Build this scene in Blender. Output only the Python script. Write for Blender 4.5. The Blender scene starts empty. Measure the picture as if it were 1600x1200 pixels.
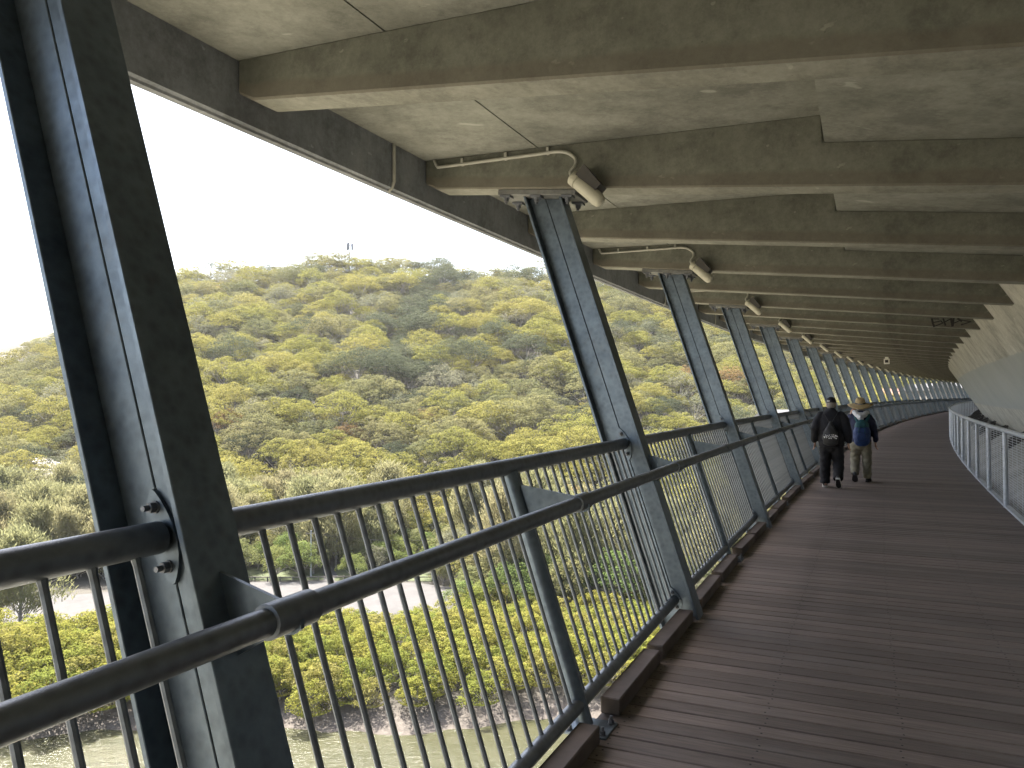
import bpy, bmesh, math, random
import numpy as np
from mathutils import Vector, Matrix
R = math.radians
C = bpy.context.scene.collection
random.seed(7)
RNG = np.random.default_rng(11)

# ---------------------------------------------------------------- bookkeeping
def tag(o, label=None, cat=None, group=None, kind=None):
    if label: o['label'] = label
    if cat: o['category'] = cat
    if group: o['group'] = group
    if kind: o['kind'] = kind
    return o
def link(o, parent=None):
    C.objects.link(o)
    if parent is not None: o.parent = parent
    return o
def empty(name, mat=None, parent=None):
    o = bpy.data.objects.new(name, None); o.empty_display_size = .2
    link(o, parent)
    if mat is not None: o.matrix_world = mat
    return o
def copy_tree(o, parent=None):
    c = o.copy(); C.objects.link(c); c.parent = parent
    for k in ('label', 'category', 'group'):
        if parent is None and k in c: del c[k]
    for ch in list(o.children): copy_tree(ch, c)
    return c
ORD = ['nearest','second','third','fourth','fifth','sixth','seventh','eighth','ninth','tenth','eleventh','twelfth','thirteenth',
 'fourteenth','fifteenth','sixteenth','seventeenth','eighteenth','nineteenth','twentieth','twenty-first','twenty-second',
 'twenty-third','twenty-fourth','twenty-fifth','twenty-sixth','twenty-seventh','twenty-eighth','twenty-ninth','thirtieth',
 'thirty-first','thirty-second','thirty-third','thirty-fourth']

class MB:
    def __init__(s): s.v = []; s.f = []; s.m = []
    def add(s, verts, faces, mi=0):
        n = len(s.v); s.v += [tuple(p) for p in verts]
        s.f += [tuple(i+n for i in f) for f in faces]; s.m += [mi]*len(faces)
    def box(s, c, size, M=None, mi=0):
        x, y, z = c; a, b, d = size[0]/2, size[1]/2, size[2]/2
        vs = [Vector((x+i*a, y+j*b, z+k*d)) for k in (-1,1) for j in (-1,1) for i in (-1,1)]
        if M is not None: vs = [M @ v for v in vs]
        s.add(vs, [(0,2,3,1),(4,5,7,6),(0,1,5,4),(2,6,7,3),(0,4,6,2),(1,3,7,5)], mi)
    def hexa(s, lo, hi, mi=0):            # lo, hi: 4 points each, same order (ccw from above)
        s.add(list(lo)+list(hi), [(3,2,1,0),(4,5,6,7),(0,1,5,4),(1,2,6,5),(2,3,7,6),(3,0,4,7)], mi)
    def tube(s, pts, r, n=12, mi=0, caps=True):
        pts = [Vector(p) for p in pts]; rs = r if isinstance(r, (list, tuple)) else [r]*len(pts)
        base = len(s.v); prev = None
        for i, p in enumerate(pts):
            t = (pts[min(i+1, len(pts)-1)] - pts[max(i-1, 0)]).normalized()
            if prev is None:
                up = Vector((0,0,1)) if abs(t.z) < .9 else Vector((1,0,0))
                u = t.cross(up).normalized()
            else: u = (prev - t*prev.dot(t)).normalized()
            prev = u; w = t.cross(u)
            for k in range(n):
                an = 2*math.pi*k/n
                s.v.append(tuple(p + (u*math.cos(an)+w*math.sin(an))*rs[i]))
        for i in range(len(pts)-1):
            for k in range(n):
                a = base+i*n+k; b = base+i*n+(k+1) % n
                s.f.append((a, b, b+n, a+n)); s.m.append(mi)
        if caps:
            s.f.append(tuple(base+k for k in reversed(range(n)))); s.m.append(mi)
            e = base+(len(pts)-1)*n
            s.f.append(tuple(e+k for k in range(n))); s.m.append(mi)
    def loft(s, rings, side=(1,0,0), n=16, mi=0, round_ends=True, power=2.0):
        # rings: (point, rx, ry); rx along 'side', ry along the other axis
        pts = [Vector(r[0]) for r in rings]; side = Vector(side); base = len(s.v); cnt = 0
        L = []
        for i, (p, rx, ry) in enumerate(rings):
            t = (pts[min(i+1, len(pts)-1)] - pts[max(i-1, 0)]).normalized()
            L.append((pts[i], rx, ry, t))
        if round_ends:
            p, rx, ry, t = L[0]; m = min(rx, ry)
            L = [(p-t*m*.75, rx*.45, ry*.45, t), (p-t*m*.45, rx*.8, ry*.8, t)] + L
            p, rx, ry, t = L[-1]; m = min(rx, ry)
            L += [(p+t*m*.45, rx*.8, ry*.8, t), (p+t*m*.75, rx*.45, ry*.45, t)]
        for p, rx, ry, t in L:
            u = (side - t*side.dot(t)).normalized(); w = t.cross(u)
            for k in range(n):
                an = 2*math.pi*k/n; c, d = math.cos(an), math.sin(an)
                c = math.copysign(abs(c)**(2/power), c); d = math.copysign(abs(d)**(2/power), d)
                s.v.append(tuple(p+u*c*rx+w*d*ry))
        for i in range(len(L)-1):
            for k in range(n):
                a = base+i*n+k; b = base+i*n+(k+1) % n
                s.f.append((a, b, b+n, a+n)); s.m.append(mi)
        s.f.append(tuple(base+k for k in reversed(range(n)))); s.m.append(mi)
        e = base+(len(L)-1)*n
        s.f.append(tuple(e+k for k in range(n))); s.m.append(mi)
    def mesh(s, name, mats, smooth=False):
        me = bpy.data.meshes.new(name); me.from_pydata(s.v, [], s.f)
        for m in (mats if isinstance(mats, (list, tuple)) else [mats]): me.materials.append(m)
        me.polygons.foreach_set('material_index', s.m)
        me.update()
        if smooth: smooth_mesh(me, smooth if not isinstance(smooth, bool) else 40)
        return me
    def build(s, name, mats, parent=None, smooth=False, bevel=0):
        o = bpy.data.objects.new(name, s.mesh(name, mats, smooth)); link(o, parent)
        if bevel:
            b = o.modifiers.new('bevel', 'BEVEL'); b.width = bevel; b.segments = 1; b.limit_method = 'ANGLE'
        return o
def smooth_mesh(me, ang=40):
    me.polygons.foreach_set('use_smooth', [True]*len(me.polygons))
    bm = bmesh.new(); bm.from_mesh(me)
    for e in bm.edges:
        if len(e.link_faces) == 2 and e.calc_face_angle(0) > R(ang): e.smooth = False
    bm.to_mesh(me); bm.free()
def quads_mesh(name, V, mats, mi=None, F=None):
    """V (n*4,3) array of separate quads, or V with F (m,4)."""
    me = bpy.data.meshes.new(name)
    if F is None: F = np.arange(len(V)).reshape(-1, 4)
    me.vertices.add(len(V)); me.vertices.foreach_set('co', V.astype(np.float32).ravel())
    me.loops.add(F.size); me.loops.foreach_set('vertex_index', F.astype(np.int32).ravel())
    me.polygons.add(len(F)); me.polygons.foreach_set('loop_start', np.arange(0, F.size, 4, dtype=np.int32))
    for m in (mats if isinstance(mats, (list, tuple)) else [mats]): me.materials.append(m)
    if mi is not None: me.polygons.foreach_set('material_index', np.asarray(mi, np.int32))
    me.update(calc_edges=True); me.validate()
    return me

# ---------------------------------------------------------------- camera and path, from a fit to the photograph
HC, PITCH, ROLL, FPX = 1.6183, .025284, -.0018992, 1196.41
X0, Y0, PSI, K1, K2, GR = -.5296, 1.8666, .421082, .00318044, -2.18136e-5, .0078959
LEAN = .32972; S = 4.3; W = 3.019; HR = 1.2701; HM = 1.1166
A0, A1, DA = -40.0, 190.0, .05
def _h(a): return K1*a + K2*a*a/2 if a < 146 else K1*146 + K2*146*146/2
_t = np.arange(A0, A1+DA, DA); _hh = np.array([_h(a) for a in _t]) + PSI
_i0 = int(round(-A0/DA))
_cx = np.concatenate([[0], np.cumsum((np.sin(_hh[1:])+np.sin(_hh[:-1]))/2*DA)]); _cx -= _cx[_i0]
_cy = np.concatenate([[0], np.cumsum((np.cos(_hh[1:])+np.cos(_hh[:-1]))/2*DA)]); _cy -= _cy[_i0]
def P(a, lat=0, z=0):
    th = _h(a)+PSI
    x = X0+np.interp(a, _t, _cx); y = Y0+np.interp(a, _t, _cy)
    return Vector((x-math.cos(th)*lat, y+math.sin(th)*lat, z+GR*a))
def frame(a, lat=0, z=0):                 # local X along the path, Y to the left (outwards), Z up
    th = _h(a)+PSI; M = Matrix.Identity(4)
    T = Vector((math.sin(th), math.cos(th), 0)); L = Vector((-math.cos(th), math.sin(th), 0))
    M.col[0][:3] = T; M.col[1][:3] = L; M.col[2][:3] = (0,0,1); M.col[3][:3] = P(a, lat, z)
    return M
def chord(a, b):
    p, q = P(a), P(b); T = (q-p).normalized(); L = Vector((-T.y, T.x, 0)).normalized(); Z = T.cross(L)
    M = Matrix.Identity(4); M.col[0][:3] = T; M.col[1][:3] = L; M.col[2][:3] = Z; M.col[3][:3] = p
    return M, (q-p).length
def zb(lat): return 3.18+.113*lat         # underside of the ribs
def zs(lat): return 3.59+.035*lat if lat > -1.04 else 3.49+.12*lat   # soffit of the slab
def weblat(z): return -3.03-.62*(2.82-z)
def px_of(x, y): return 800+FPX*x/np.maximum(y, 1)

# ---------------------------------------------------------------- materials
def new_mat(name):
    m = bpy.data.materials.new(name); m.use_nodes = True
    nt = m.node_tree; return m, nt, nt.nodes['Principled BSDF'], nt.links
def N(nt, t, **kw):
    n = nt.nodes.new(t)
    for k, v in kw.items():
        if k in n.inputs: n.inputs[k].default_value = v
        else: setattr(n, k, v)
    return n
def ramp(nt, stops):
    n = nt.nodes.new('ShaderNodeValToRGB'); cr = n.color_ramp
    while len(cr.elements) > 1: cr.elements.remove(cr.elements[-1])
    for i, (p, c) in enumerate(stops):
        e = cr.elements[0] if i == 0 else cr.elements.new(p)
        e.position = p; e.color = (c[0], c[1], c[2], 1) if isinstance(c, (tuple, list)) else (c, c, c, 1)
    return n
def coords(nt, scale=(1,1,1), src='Object'):
    tc = nt.nodes.new('ShaderNodeTexCoord'); mp = nt.nodes.new('ShaderNodeMapping')
    nt.links.new(tc.outputs[src], mp.inputs[0]); mp.inputs['Scale'].default_value = scale
    return mp.outputs[0]
def noise_mix(nt, vec, scale, detail=5, rough=.6):
    n = N(nt, 'ShaderNodeTexNoise', Scale=scale, Detail=detail, Roughness=rough); nt.links.new(vec, n.inputs['Vector']); return n
def mixc(nt, a, b, fac, mode='MIX'):
    m = nt.nodes.new('ShaderNodeMix'); m.data_type = 'RGBA'; m.blend_type = mode
    for s_, v in ((0, fac), (6, a), (7, b)):
        if hasattr(v, 'node'): nt.links.new(v, m.inputs[s_])
        else: m.inputs[s_].default_value = v if s_ == 0 else (v[0], v[1], v[2], 1)
    return m.outputs[2]
def bump(nt, bs, h, strength=.3, dist=.01):
    b = N(nt, 'ShaderNodeBump', Strength=strength, Distance=dist); nt.links.new(h, b.inputs['Height']); nt.links.new(b.outputs[0], bs.inputs['Normal'])
def plain(name, col, rough=.6, metal=0, var=.12, scale=9, src='Object', bmp=.1):
    m, nt, bs, L = new_mat(name); v = coords(nt, src=src)
    n = noise_mix(nt, v, scale)
    d = [c*(1-var) for c in col]; u = [min(1, c*(1+var)) for c in col]
    r = ramp(nt, [(.3, d), (.7, u)]); L.new(n.outputs[0], r.inputs[0]); L.new(r.outputs[0], bs.inputs['Base Color'])
    bs.inputs['Roughness'].default_value = rough; bs.inputs['Metallic'].default_value = metal
    if bmp:
        n2 = noise_mix(nt, v, scale*8, 3); bump(nt, bs, n2.outputs[0], bmp, .004)
    return m
def concrete(name, lo, hi, stain=(.14,.13,.10), stretch=(1,1,1), stain_amt=.55, band=False, drip=None):
    m, nt, bs, L = new_mat(name); v = coords(nt); vs = coords(nt, stretch)
    a = noise_mix(nt, v, 1.1, 8, .68); r = ramp(nt, [(.34, lo), (.62, hi)]); L.new(a.outputs[0], r.inputs[0])
    b = noise_mix(nt, vs, .8, 10, .78); rb = ramp(nt, [(.46, 0.), (.66, stain_amt)]); L.new(b.outputs[0], rb.inputs[0])
    c = mixc(nt, r.outputs[0], stain, rb.outputs[0])
    f = noise_mix(nt, v, 24, 6, .8); rf = ramp(nt, [(.33, .78), (.66, 1.08)]); L.new(f.outputs[0], rf.inputs[0])
    c = mixc(nt, c, rf.outputs[0], .8, 'MULTIPLY')
    vo = N(nt, 'ShaderNodeTexVoronoi', Scale=7.0); L.new(v, vo.inputs['Vector'])
    rv = ramp(nt, [(.018, .35), (.04, 1.)]); L.new(vo.outputs['Distance'], rv.inputs[0])
    c = mixc(nt, c, rv.outputs[0], .55, 'MULTIPLY')
    bl = noise_mix(nt, v, 1.9, 9, .8); rbl = ramp(nt, [(.40, .58), (.50, .92), (.62, 1.1)]); L.new(bl.outputs[0], rbl.inputs[0])
    c = mixc(nt, c, rbl.outputs[0], .75, 'MULTIPLY')
    mpf = coords(nt, (1.0, 3.0, 5.0)); fl_ = noise_mix(nt, mpf, 3.1, 3, .5); rfl = ramp(nt, [(.70, 0.), (.735, .55)]); L.new(fl_.outputs[0], rfl.inputs[0])
    c = mixc(nt, c, tuple(min(1, x*1.45) for x in hi), rfl.outputs[0])
    if drip:      # old rusty drip line along the lower edge of each rib
        sx = nt.nodes.new('ShaderNodeSeparateXYZ'); L.new(v, sx.inputs[0])
        h1 = N(nt, 'ShaderNodeMath', operation='MULTIPLY_ADD'); L.new(sx.outputs[1], h1.inputs[0]); h1.inputs[1].default_value = -.113; h1.inputs[2].default_value = -3.18
        h2 = N(nt, 'ShaderNodeMath', operation='ADD'); L.new(h1.outputs[0], h2.inputs[0]); L.new(sx.outputs[2], h2.inputs[1])
        h3 = N(nt, 'ShaderNodeMath', operation='MULTIPLY_ADD'); L.new(bl.outputs[0], h3.inputs[0]); h3.inputs[1].default_value = -.16; L.new(h2.outputs[0], h3.inputs[2])
        rd = ramp(nt, [(0, .5), (.035, 0.)]); L.new(h3.outputs[0], rd.inputs[0]); c = mixc(nt, c, drip, rd.outputs[0])
    if band:      # paint rolled over graffiti on the girder web, up to a straight edge
        at = N(nt, 'ShaderNodeAttribute', attribute_name='hgt')
        wob = noise_mix(nt, v, 3.0, 3); ad = N(nt, 'ShaderNodeMath', operation='MULTIPLY_ADD'); L.new(wob.outputs[0], ad.inputs[0]); ad.inputs[1].default_value = .10; L.new(at.outputs['Fac'], ad.inputs[2])
        rr = ramp(nt, [(.268, 0.), (.278, 1.), (.468, 1.), (.472, 0.)])
        mu = N(nt, 'ShaderNodeMath', operation='MULTIPLY'); mu.inputs[1].default_value = .2; L.new(ad.outputs[0], mu.inputs[0]); L.new(mu.outputs[0], rr.inputs[0])
        n3 = noise_mix(nt, v, .8, 4); r3 = ramp(nt, [(.3, (.36,.385,.385)), (.7, (.43,.455,.455))]); L.new(n3.outputs[0], r3.inputs[0])
        c = mixc(nt, c, r3.outputs[0], rr.outputs[0])
    L.new(c, bs.inputs['Base Color']); bs.inputs['Roughness'].default_value = .85
    ad2 = N(nt, 'ShaderNodeMath', operation='ADD'); L.new(f.outputs[0], ad2.inputs[0]); L.new(a.outputs[0], ad2.inputs[1])
    bump(nt, bs, ad2.outputs[0], .25, .006)
    return m
M_soffit = concrete('soffit_concrete', (.188,.195,.172), (.278,.285,.255), stain=(.12,.122,.102))
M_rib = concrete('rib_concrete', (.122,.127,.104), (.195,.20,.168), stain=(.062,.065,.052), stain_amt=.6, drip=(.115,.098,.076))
M_rib_lit = concrete('rib_underside_lit', (.185,.188,.160), (.272,.274,.24), stain=(.12,.118,.095))  # same rib concrete, paler below: bounced light from the valley put into the colour
M_edge = concrete('edge_concrete_flare', (.19,.205,.225), (.26,.278,.30), stain=(.12,.128,.14), stretch=(1,1,.2))  # bluish tint of the lens flare, painted into the beam's grey
M_web = concrete('web_concrete', (.50,.50,.455), (.62,.615,.56), stain=(.36,.35,.31), stretch=(2.2,2.2,.22), stain_amt=.5, band=True)
M_apron = concrete('apron_concrete', (.36,.35,.325), (.46,.45,.42))
def steel(name, lo, hi, rough=.42, metal=.25):
    m, nt, bs, L = new_mat(name); v = coords(nt)
    a = noise_mix(nt, v, 6, 7, .7); r = ramp(nt, [(.3, lo), (.7, hi)]); L.new(a.outputs[0], r.inputs[0])
    sp = N(nt, 'ShaderNodeTexVoronoi', Scale=26.0); L.new(v, sp.inputs['Vector'])
    r2 = ramp(nt, [(0., .74), (.6, 1.14)]); L.new(sp.outputs['Distance'], r2.inputs[0])
    c = mixc(nt, r.outputs[0], r2.outputs[0], .7, 'MULTIPLY')
    w = noise_mix(nt, v, 2.6, 9, .8); rw = ramp(nt, [(.56, 0.), (.74, .35)]); L.new(w.outputs[0], rw.inputs[0])
    c = mixc(nt, c, (.16,.13,.10), rw.outputs[0])
    L.new(c, bs.inputs['Base Color'])
    rr = ramp(nt, [(.3, rough-.08), (.7, rough+.14)]); L.new(w.outputs[0], rr.inputs[0]); L.new(rr.outputs[0], bs.inputs['Roughness'])
    bs.inputs['Metallic'].default_value = metal
    f = noise_mix(nt, v, 60, 3); bump(nt, bs, f.outputs[0], .08, .003)
    return m
M_strut = steel('strut_steel', (.088,.112,.140), (.150,.183,.215), .40, .8)
M_rail = steel('rail_steel', (.115,.13,.148), (.17,.187,.208), .46, .7)
M_plate = steel('plate_steel', (.11,.115,.115), (.17,.175,.17), .6, .1)
M_bolt = steel('bolt_steel', (.10,.11,.13), (.17,.18,.20), .45, .5)
M_galv = steel('galvanised', (.40,.42,.45), (.52,.54,.57), .42, .35)
M_dark = plain('dark_bracket', (.055,.052,.05), .7)
M_lamp = plain('lamp_plastic', (.42,.41,.335), .45, var=.1)
M_conduit = plain('conduit', (.36,.36,.32), .5)
M_white = plain('white_plastic', (.75,.74,.68), .5)
M_black = plain('black_paint', (.012,.011,.011), .5)
M_groove = plain('groove', (.02,.02,.02), .9)
def wood(name, lo, hi):
    m, nt, bs, L = new_mat(name)
    at = N(nt, 'ShaderNodeAttribute', attribute_name='tone'); uv = N(nt, 'ShaderNodeAttribute', attribute_name='pco')
    mp = nt.nodes.new('ShaderNodeMapping'); L.new(uv.outputs['Vector'], mp.inputs[0]); mp.inputs['Scale'].default_value = (28, 1.1, 8)
    g = noise_mix(nt, mp.outputs[0], 2.2, 9, .78); r = ramp(nt, [(.36, lo), (.62, hi)]); L.new(g.outputs[0], r.inputs[0])
    rt = ramp(nt, [(0, .74), (1, 1.26)]); L.new(at.outputs['Fac'], rt.inputs[0])
    c = mixc(nt, r.outputs[0], rt.outputs[0], 1., 'MULTIPLY')
    mp2 = nt.nodes.new('ShaderNodeMapping'); L.new(uv.outputs['Vector'], mp2.inputs[0]); mp2.inputs['Scale'].default_value = (2.5, .5, 1)
    w = noise_mix(nt, mp2.outputs[0], 1.3, 6, .7); rw = ramp(nt, [(.5, 0.), (.66, .5)]); L.new(w.outputs[0], rw.inputs[0])
    c = mixc(nt, c, (.185,.162,.148), rw.outputs[0])
    kn = N(nt, 'ShaderNodeTexVoronoi', Scale=1.7); L.new(mp2.outputs[0], kn.inputs['Vector']); rk_ = ramp(nt, [(.02, .35), (.075, 1.)]); L.new(kn.outputs['Distance'], rk_.inputs[0])
    c = mixc(nt, c, rk_.outputs[0], .8, 'MULTIPLY')
    L.new(c, bs.inputs['Base Color'])
    rr = ramp(nt, [(.2, .52), (.8, .8)]); L.new(g.outputs[0], rr.inputs[0]); L.new(rr.outputs[0], bs.inputs['Roughness'])
    bump(nt, bs, g.outputs[0], .35, .004)
    return m
M_wood = wood('deck_timber', (.074,.057,.049), (.178,.143,.125))
M_kerb = plain('kerb_timber', (.075,.060,.053), .7, var=.4, scale=5)

# foliage: diffuse + translucent leaves, colour varied per plant and over the hillside
def leaf_mat(name, cols, trans=.4, spread=.5, gain=1.62):
    cols = [tuple(v*gain for v in c) for c in cols]      # reflected plus transmitted share
    m = bpy.data.materials.new(name); m.use_nodes = True; nt = m.node_tree; L = nt.links
    nt.nodes.remove(nt.nodes['Principled BSDF']); out = nt.nodes['Material Output']
    oi = nt.nodes.new('ShaderNodeObjectInfo'); ge = nt.nodes.new('ShaderNodeNewGeometry')
    big = noise_mix(nt, ge.outputs['Position'], .55, 4, .6)
    ad = N(nt, 'ShaderNodeMath', operation='MULTIPLY_ADD'); L.new(big.outputs[0], ad.inputs[0]); ad.inputs[1].default_value = spread
    sb = N(nt, 'ShaderNodeMath', operation='MULTIPLY_ADD'); L.new(oi.outputs['Random'], sb.inputs[0]); sb.inputs[1].default_value = 1-spread*.35; sb.inputs[2].default_value = -spread*.33
    L.new(sb.outputs[0], ad.inputs[2])
    k = len(cols); r = ramp(nt, [(i/(k-1), c) for i, c in enumerate(cols)]); L.new(ad.outputs[0], r.inputs[0])
    d = N(nt, 'ShaderNodeBsdfDiffuse'); t = N(nt, 'ShaderNodeBsdfTranslucent'); mx = N(nt, 'ShaderNodeMixShader', Fac=trans)
    L.new(r.outputs[0], d.inputs[0]); L.new(r.outputs[0], t.inputs[0]); L.new(d.outputs[0], mx.inputs[1]); L.new(t.outputs[0], mx.inputs[2]); L.new(mx.outputs[0], out.inputs[0])
    return m
M_gumY = leaf_mat('leaf_yellow_green', [(.105,.105,.030), (.125,.120,.033), (.135,.124,.036), (.128,.114,.038)], .42)
M_gumO = leaf_mat('leaf_olive', [(.075,.080,.038), (.098,.096,.044), (.112,.106,.048), (.104,.096,.046)], .42)
M_gumG = leaf_mat('leaf_grey_green', [(.080,.084,.054), (.098,.098,.064), (.108,.102,.066)], .42)
M_gumR = leaf_mat('leaf_rusty', [(.125,.088,.036), (.120,.078,.038), (.110,.086,.036)])
M_gumD = leaf_mat('leaf_dark', [(.040,.046,.028), (.050,.056,.033), (.062,.066,.038)])
M_oak = leaf_mat('leaf_she_oak', [(.118,.120,.058), (.136,.132,.064), (.140,.124,.068)], .5)
M_mang = leaf_mat('leaf_mangrove', [(.080,.095,.022), (.112,.118,.026), (.130,.122,.028), (.112,.100,.040)], .4, .8)
M_shrub = leaf_mat('leaf_shrub', [(.062,.090,.030), (.085,.108,.034), (.108,.115,.038), (.092,.094,.050)], .4)
M_bark = plain('bark', (.18,.16,.135), .9, var=.35, scale=4)

# ---------------------------------------------------------------- road bridge: slab, ribs, edge beam, box girder
bridge = tag(empty('road_bridge', Matrix.Translation(P(0))), 'concrete road bridge overhead with ribbed soffit and sloping pale girder web beside boardwalk', 'bridge')
def sweep(name, prof, mats, a0, a1, step, parent, closed=True, hgt=False, mi=None, caps=True):
    st = np.arange(a0, a1+.01, step); n = len(prof); V = []; F = []; H = []; MI = []
    inv = bridge.matrix_world.inverted() if parent is bridge else Matrix.Identity(4)
    for a in st:
        for (l, z) in prof: V.append(tuple(inv @ P(float(a), l, z))); H.append(z)
    for i in range(len(st)-1):
        for k in range(n if closed else n-1):
            b = i*n+k; c = i*n+(k+1) % n
            F.append((b, b+n, c+n, c)); MI.append(mi[k] if mi else 0)
    if closed and caps:
        F.append(tuple(range(n))); MI.append(0); F.append(tuple((len(st)-1)*n+k for k in reversed(range(n)))); MI.append(0)
    me = bpy.data.meshes.new(name); me.from_pydata(V, [], F)
    for m in (mats if isinstance(mats, list) else [mats]): me.materials.append(m)
    me.polygons.foreach_set('material_index', MI)
    if hgt: me.attributes.new('hgt', 'FLOAT', 'POINT').data.foreach_set('value', H)
    me.update(); o = bpy.data.objects.new(name, me); link(o, parent); return o
BA0, BA1 = -16.0, 150.0
gl = 1.07
prof = [(2.12, zs(2.12)), (gl+.006, zs(gl+.006)), (gl+.004, zs(gl)+.02), (gl-.004, zs(gl)+.02), (gl-.006, zs(gl-.006)), (-1.03, zs(-1.03)), (-1.05, zs(-1.05)),
        (-2.83, zs(-2.83)), (-3.2, 3.3), (-3.2, 4.02), (2.12, 4.02)]
sweep('deck_slab', prof, M_soffit, BA0, BA1, 1.075, bridge)
sweep('edge_beam', [(2.125, 3.31), (2.125, 4.05), (2.15, 4.1), (2.15, 5.0), (2.225, 5.0), (2.225, 3.30), (2.205, 3.285), (2.155, 3.285), (2.15, 3.30)], M_edge, BA0, BA1, 1.075, bridge)
zw = [3.3, 3.1, 2.6, 2.0, 1.4, .9, .72]
girder = [(weblat(z), z) for z in zw] + [(-4.52, .55), (-9.5, .55), (-12.1, 3.3), (-17.0, 3.75), (-17.0, 5.0), (-16.7, 5.0), (-16.7, 4.03), (-3.21, 4.03)]
sweep('box_girder', girder, M_web, BA0, BA1, 1.075, bridge, hgt=True)
sweep('service_ledge', [(-3.09, -.34), (-3.09, -.16), (-4.29, .66), (-4.7, .53), (-4.7, -.34)], M_apron, BA0, BA1, 1.075, bridge)
# transverse ribs
rb = .225
def rib_mesh():
    mb = MB(); lats = [2.12, 1.95, 1.0, 0, -1.03, -1.05, -2.0, -2.79]
    end = -3.035
    bot = [(l, zb(l)) for l in (2.0, 1.0, 0, -1.04, -2.0, end)]
    top = [(l, zs(l)+.006) for l in (2.118, 1.0, 0, -1.035)] + [(-1.045, zs(-1.05)+.006), (-2.0, zs(-2)+.006), (-2.835, zs(-2.835)+.006)]
    loop = [(2.118, zb(2.0)+.06)] + bot + top[::-1]
    n = len(loop); V = [(-rb/2, l, z) for l, z in loop] + [(rb/2, l, z) for l, z in loop]
    F = [tuple(reversed(range(n))), tuple(range(n, 2*n))] + [(i, (i+1) % n, (i+1) % n+n, i+n) for i in range(n)]
    mb.add(V, F); nb_ = len(bot)
    for k in range(1, nb_): mb.m[2+k] = 1  # bottom faces take the copy with bounced light in its colour
    return mb.mesh('rib', [M_rib, M_rib_lit])
RIBM = rib_mesh(); ribs = {}
for n in range(-7, 69):
    o = bpy.data.objects.new('rib', RIBM); link(o, bridge); o.matrix_world = frame(2.15*n-.06)
    b = o.modifiers.new('bevel', 'BEVEL'); b.width = .012; b.segments = 1; b.limit_method = 'ANGLE'
    o.matrix_parent_inverse = Matrix.Identity(4); o.matrix_basis = bridge.matrix_world.inverted() @ frame(2.15*n-.06)
    ribs[n] = o
# spray-painted tag on one rib
rr = ribs[7]; mb = MB()
def gp(u, v): return Vector((-rb/2-.003, -2.24-.66*u, 2.925+.14*v-.03*u))
_so = [0]
def stroke(pts, w):
    pts = [gp(*p) for p in pts]
    for i in range(len(pts)-1):
        _so[0] += 1; off = Vector((-.00012*_so[0], 0, 0))
        p, q = pts[i]+off, pts[i+1]+off; d = (q-p).normalized(); nn = Vector((1,0,0)).cross(d)*w/2; e = d*w*.35
        mb.add([p-e-nn, p-e+nn, q+e+nn, q+e-nn], [(0,1,2,3)])
stroke([(0,1),(.02,.45),(.05,.0)], .035); stroke([(.04,1),(.17,.98)], .02); stroke([(.02,.5),(.22,.72)], .018); stroke([(.22,.72),(.27,.45),(.06,.0)], .02)
stroke([(.28,1),(.33,.15)], .028); stroke([(.3,.55),(.46,.98)], .02); stroke([(.47,1),(.5,.05)], .034); stroke([(.53,1),(.51,.1)], .034)
stroke([(.53,.4),(.68,.75)], .018); stroke([(.64,1.),(.72,.7)], .036); stroke([(.7,.85),(.95,.6)], .018); stroke([(.95,.6),(.72,.2)], .018); stroke([(.72,.2),(.74,.3)], .02)
g = mb.build('graffiti', M_black, rr)
# steel brackets along the foot of the girder web
mb = MB()
mb.hexa([(-.24,.10,0),(.24,.10,0),(.24,-.30,.26),(-.24,-.30,.26)], [(-.20,.06,.17),(.20,.06,.17),(.24,-.34,.40),(-.24,-.34,.40)])
for s_ in (-.25, .25): mb.tube([(s_,.12,-.02), (s_,.10,.14), (s_,.02,.24), (s_,-.14,.33), (s_,-.34,.44)], .022, 8)
BRM = mb.mesh('bracket', M_dark)
for n in range(4, 32):
    o = bpy.data.objects.new('web_bracket', BRM); link(o, bridge)
    o.matrix_basis = bridge.matrix_world.inverted() @ frame(2.6+4.3*n, -3.93, .34)

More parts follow.
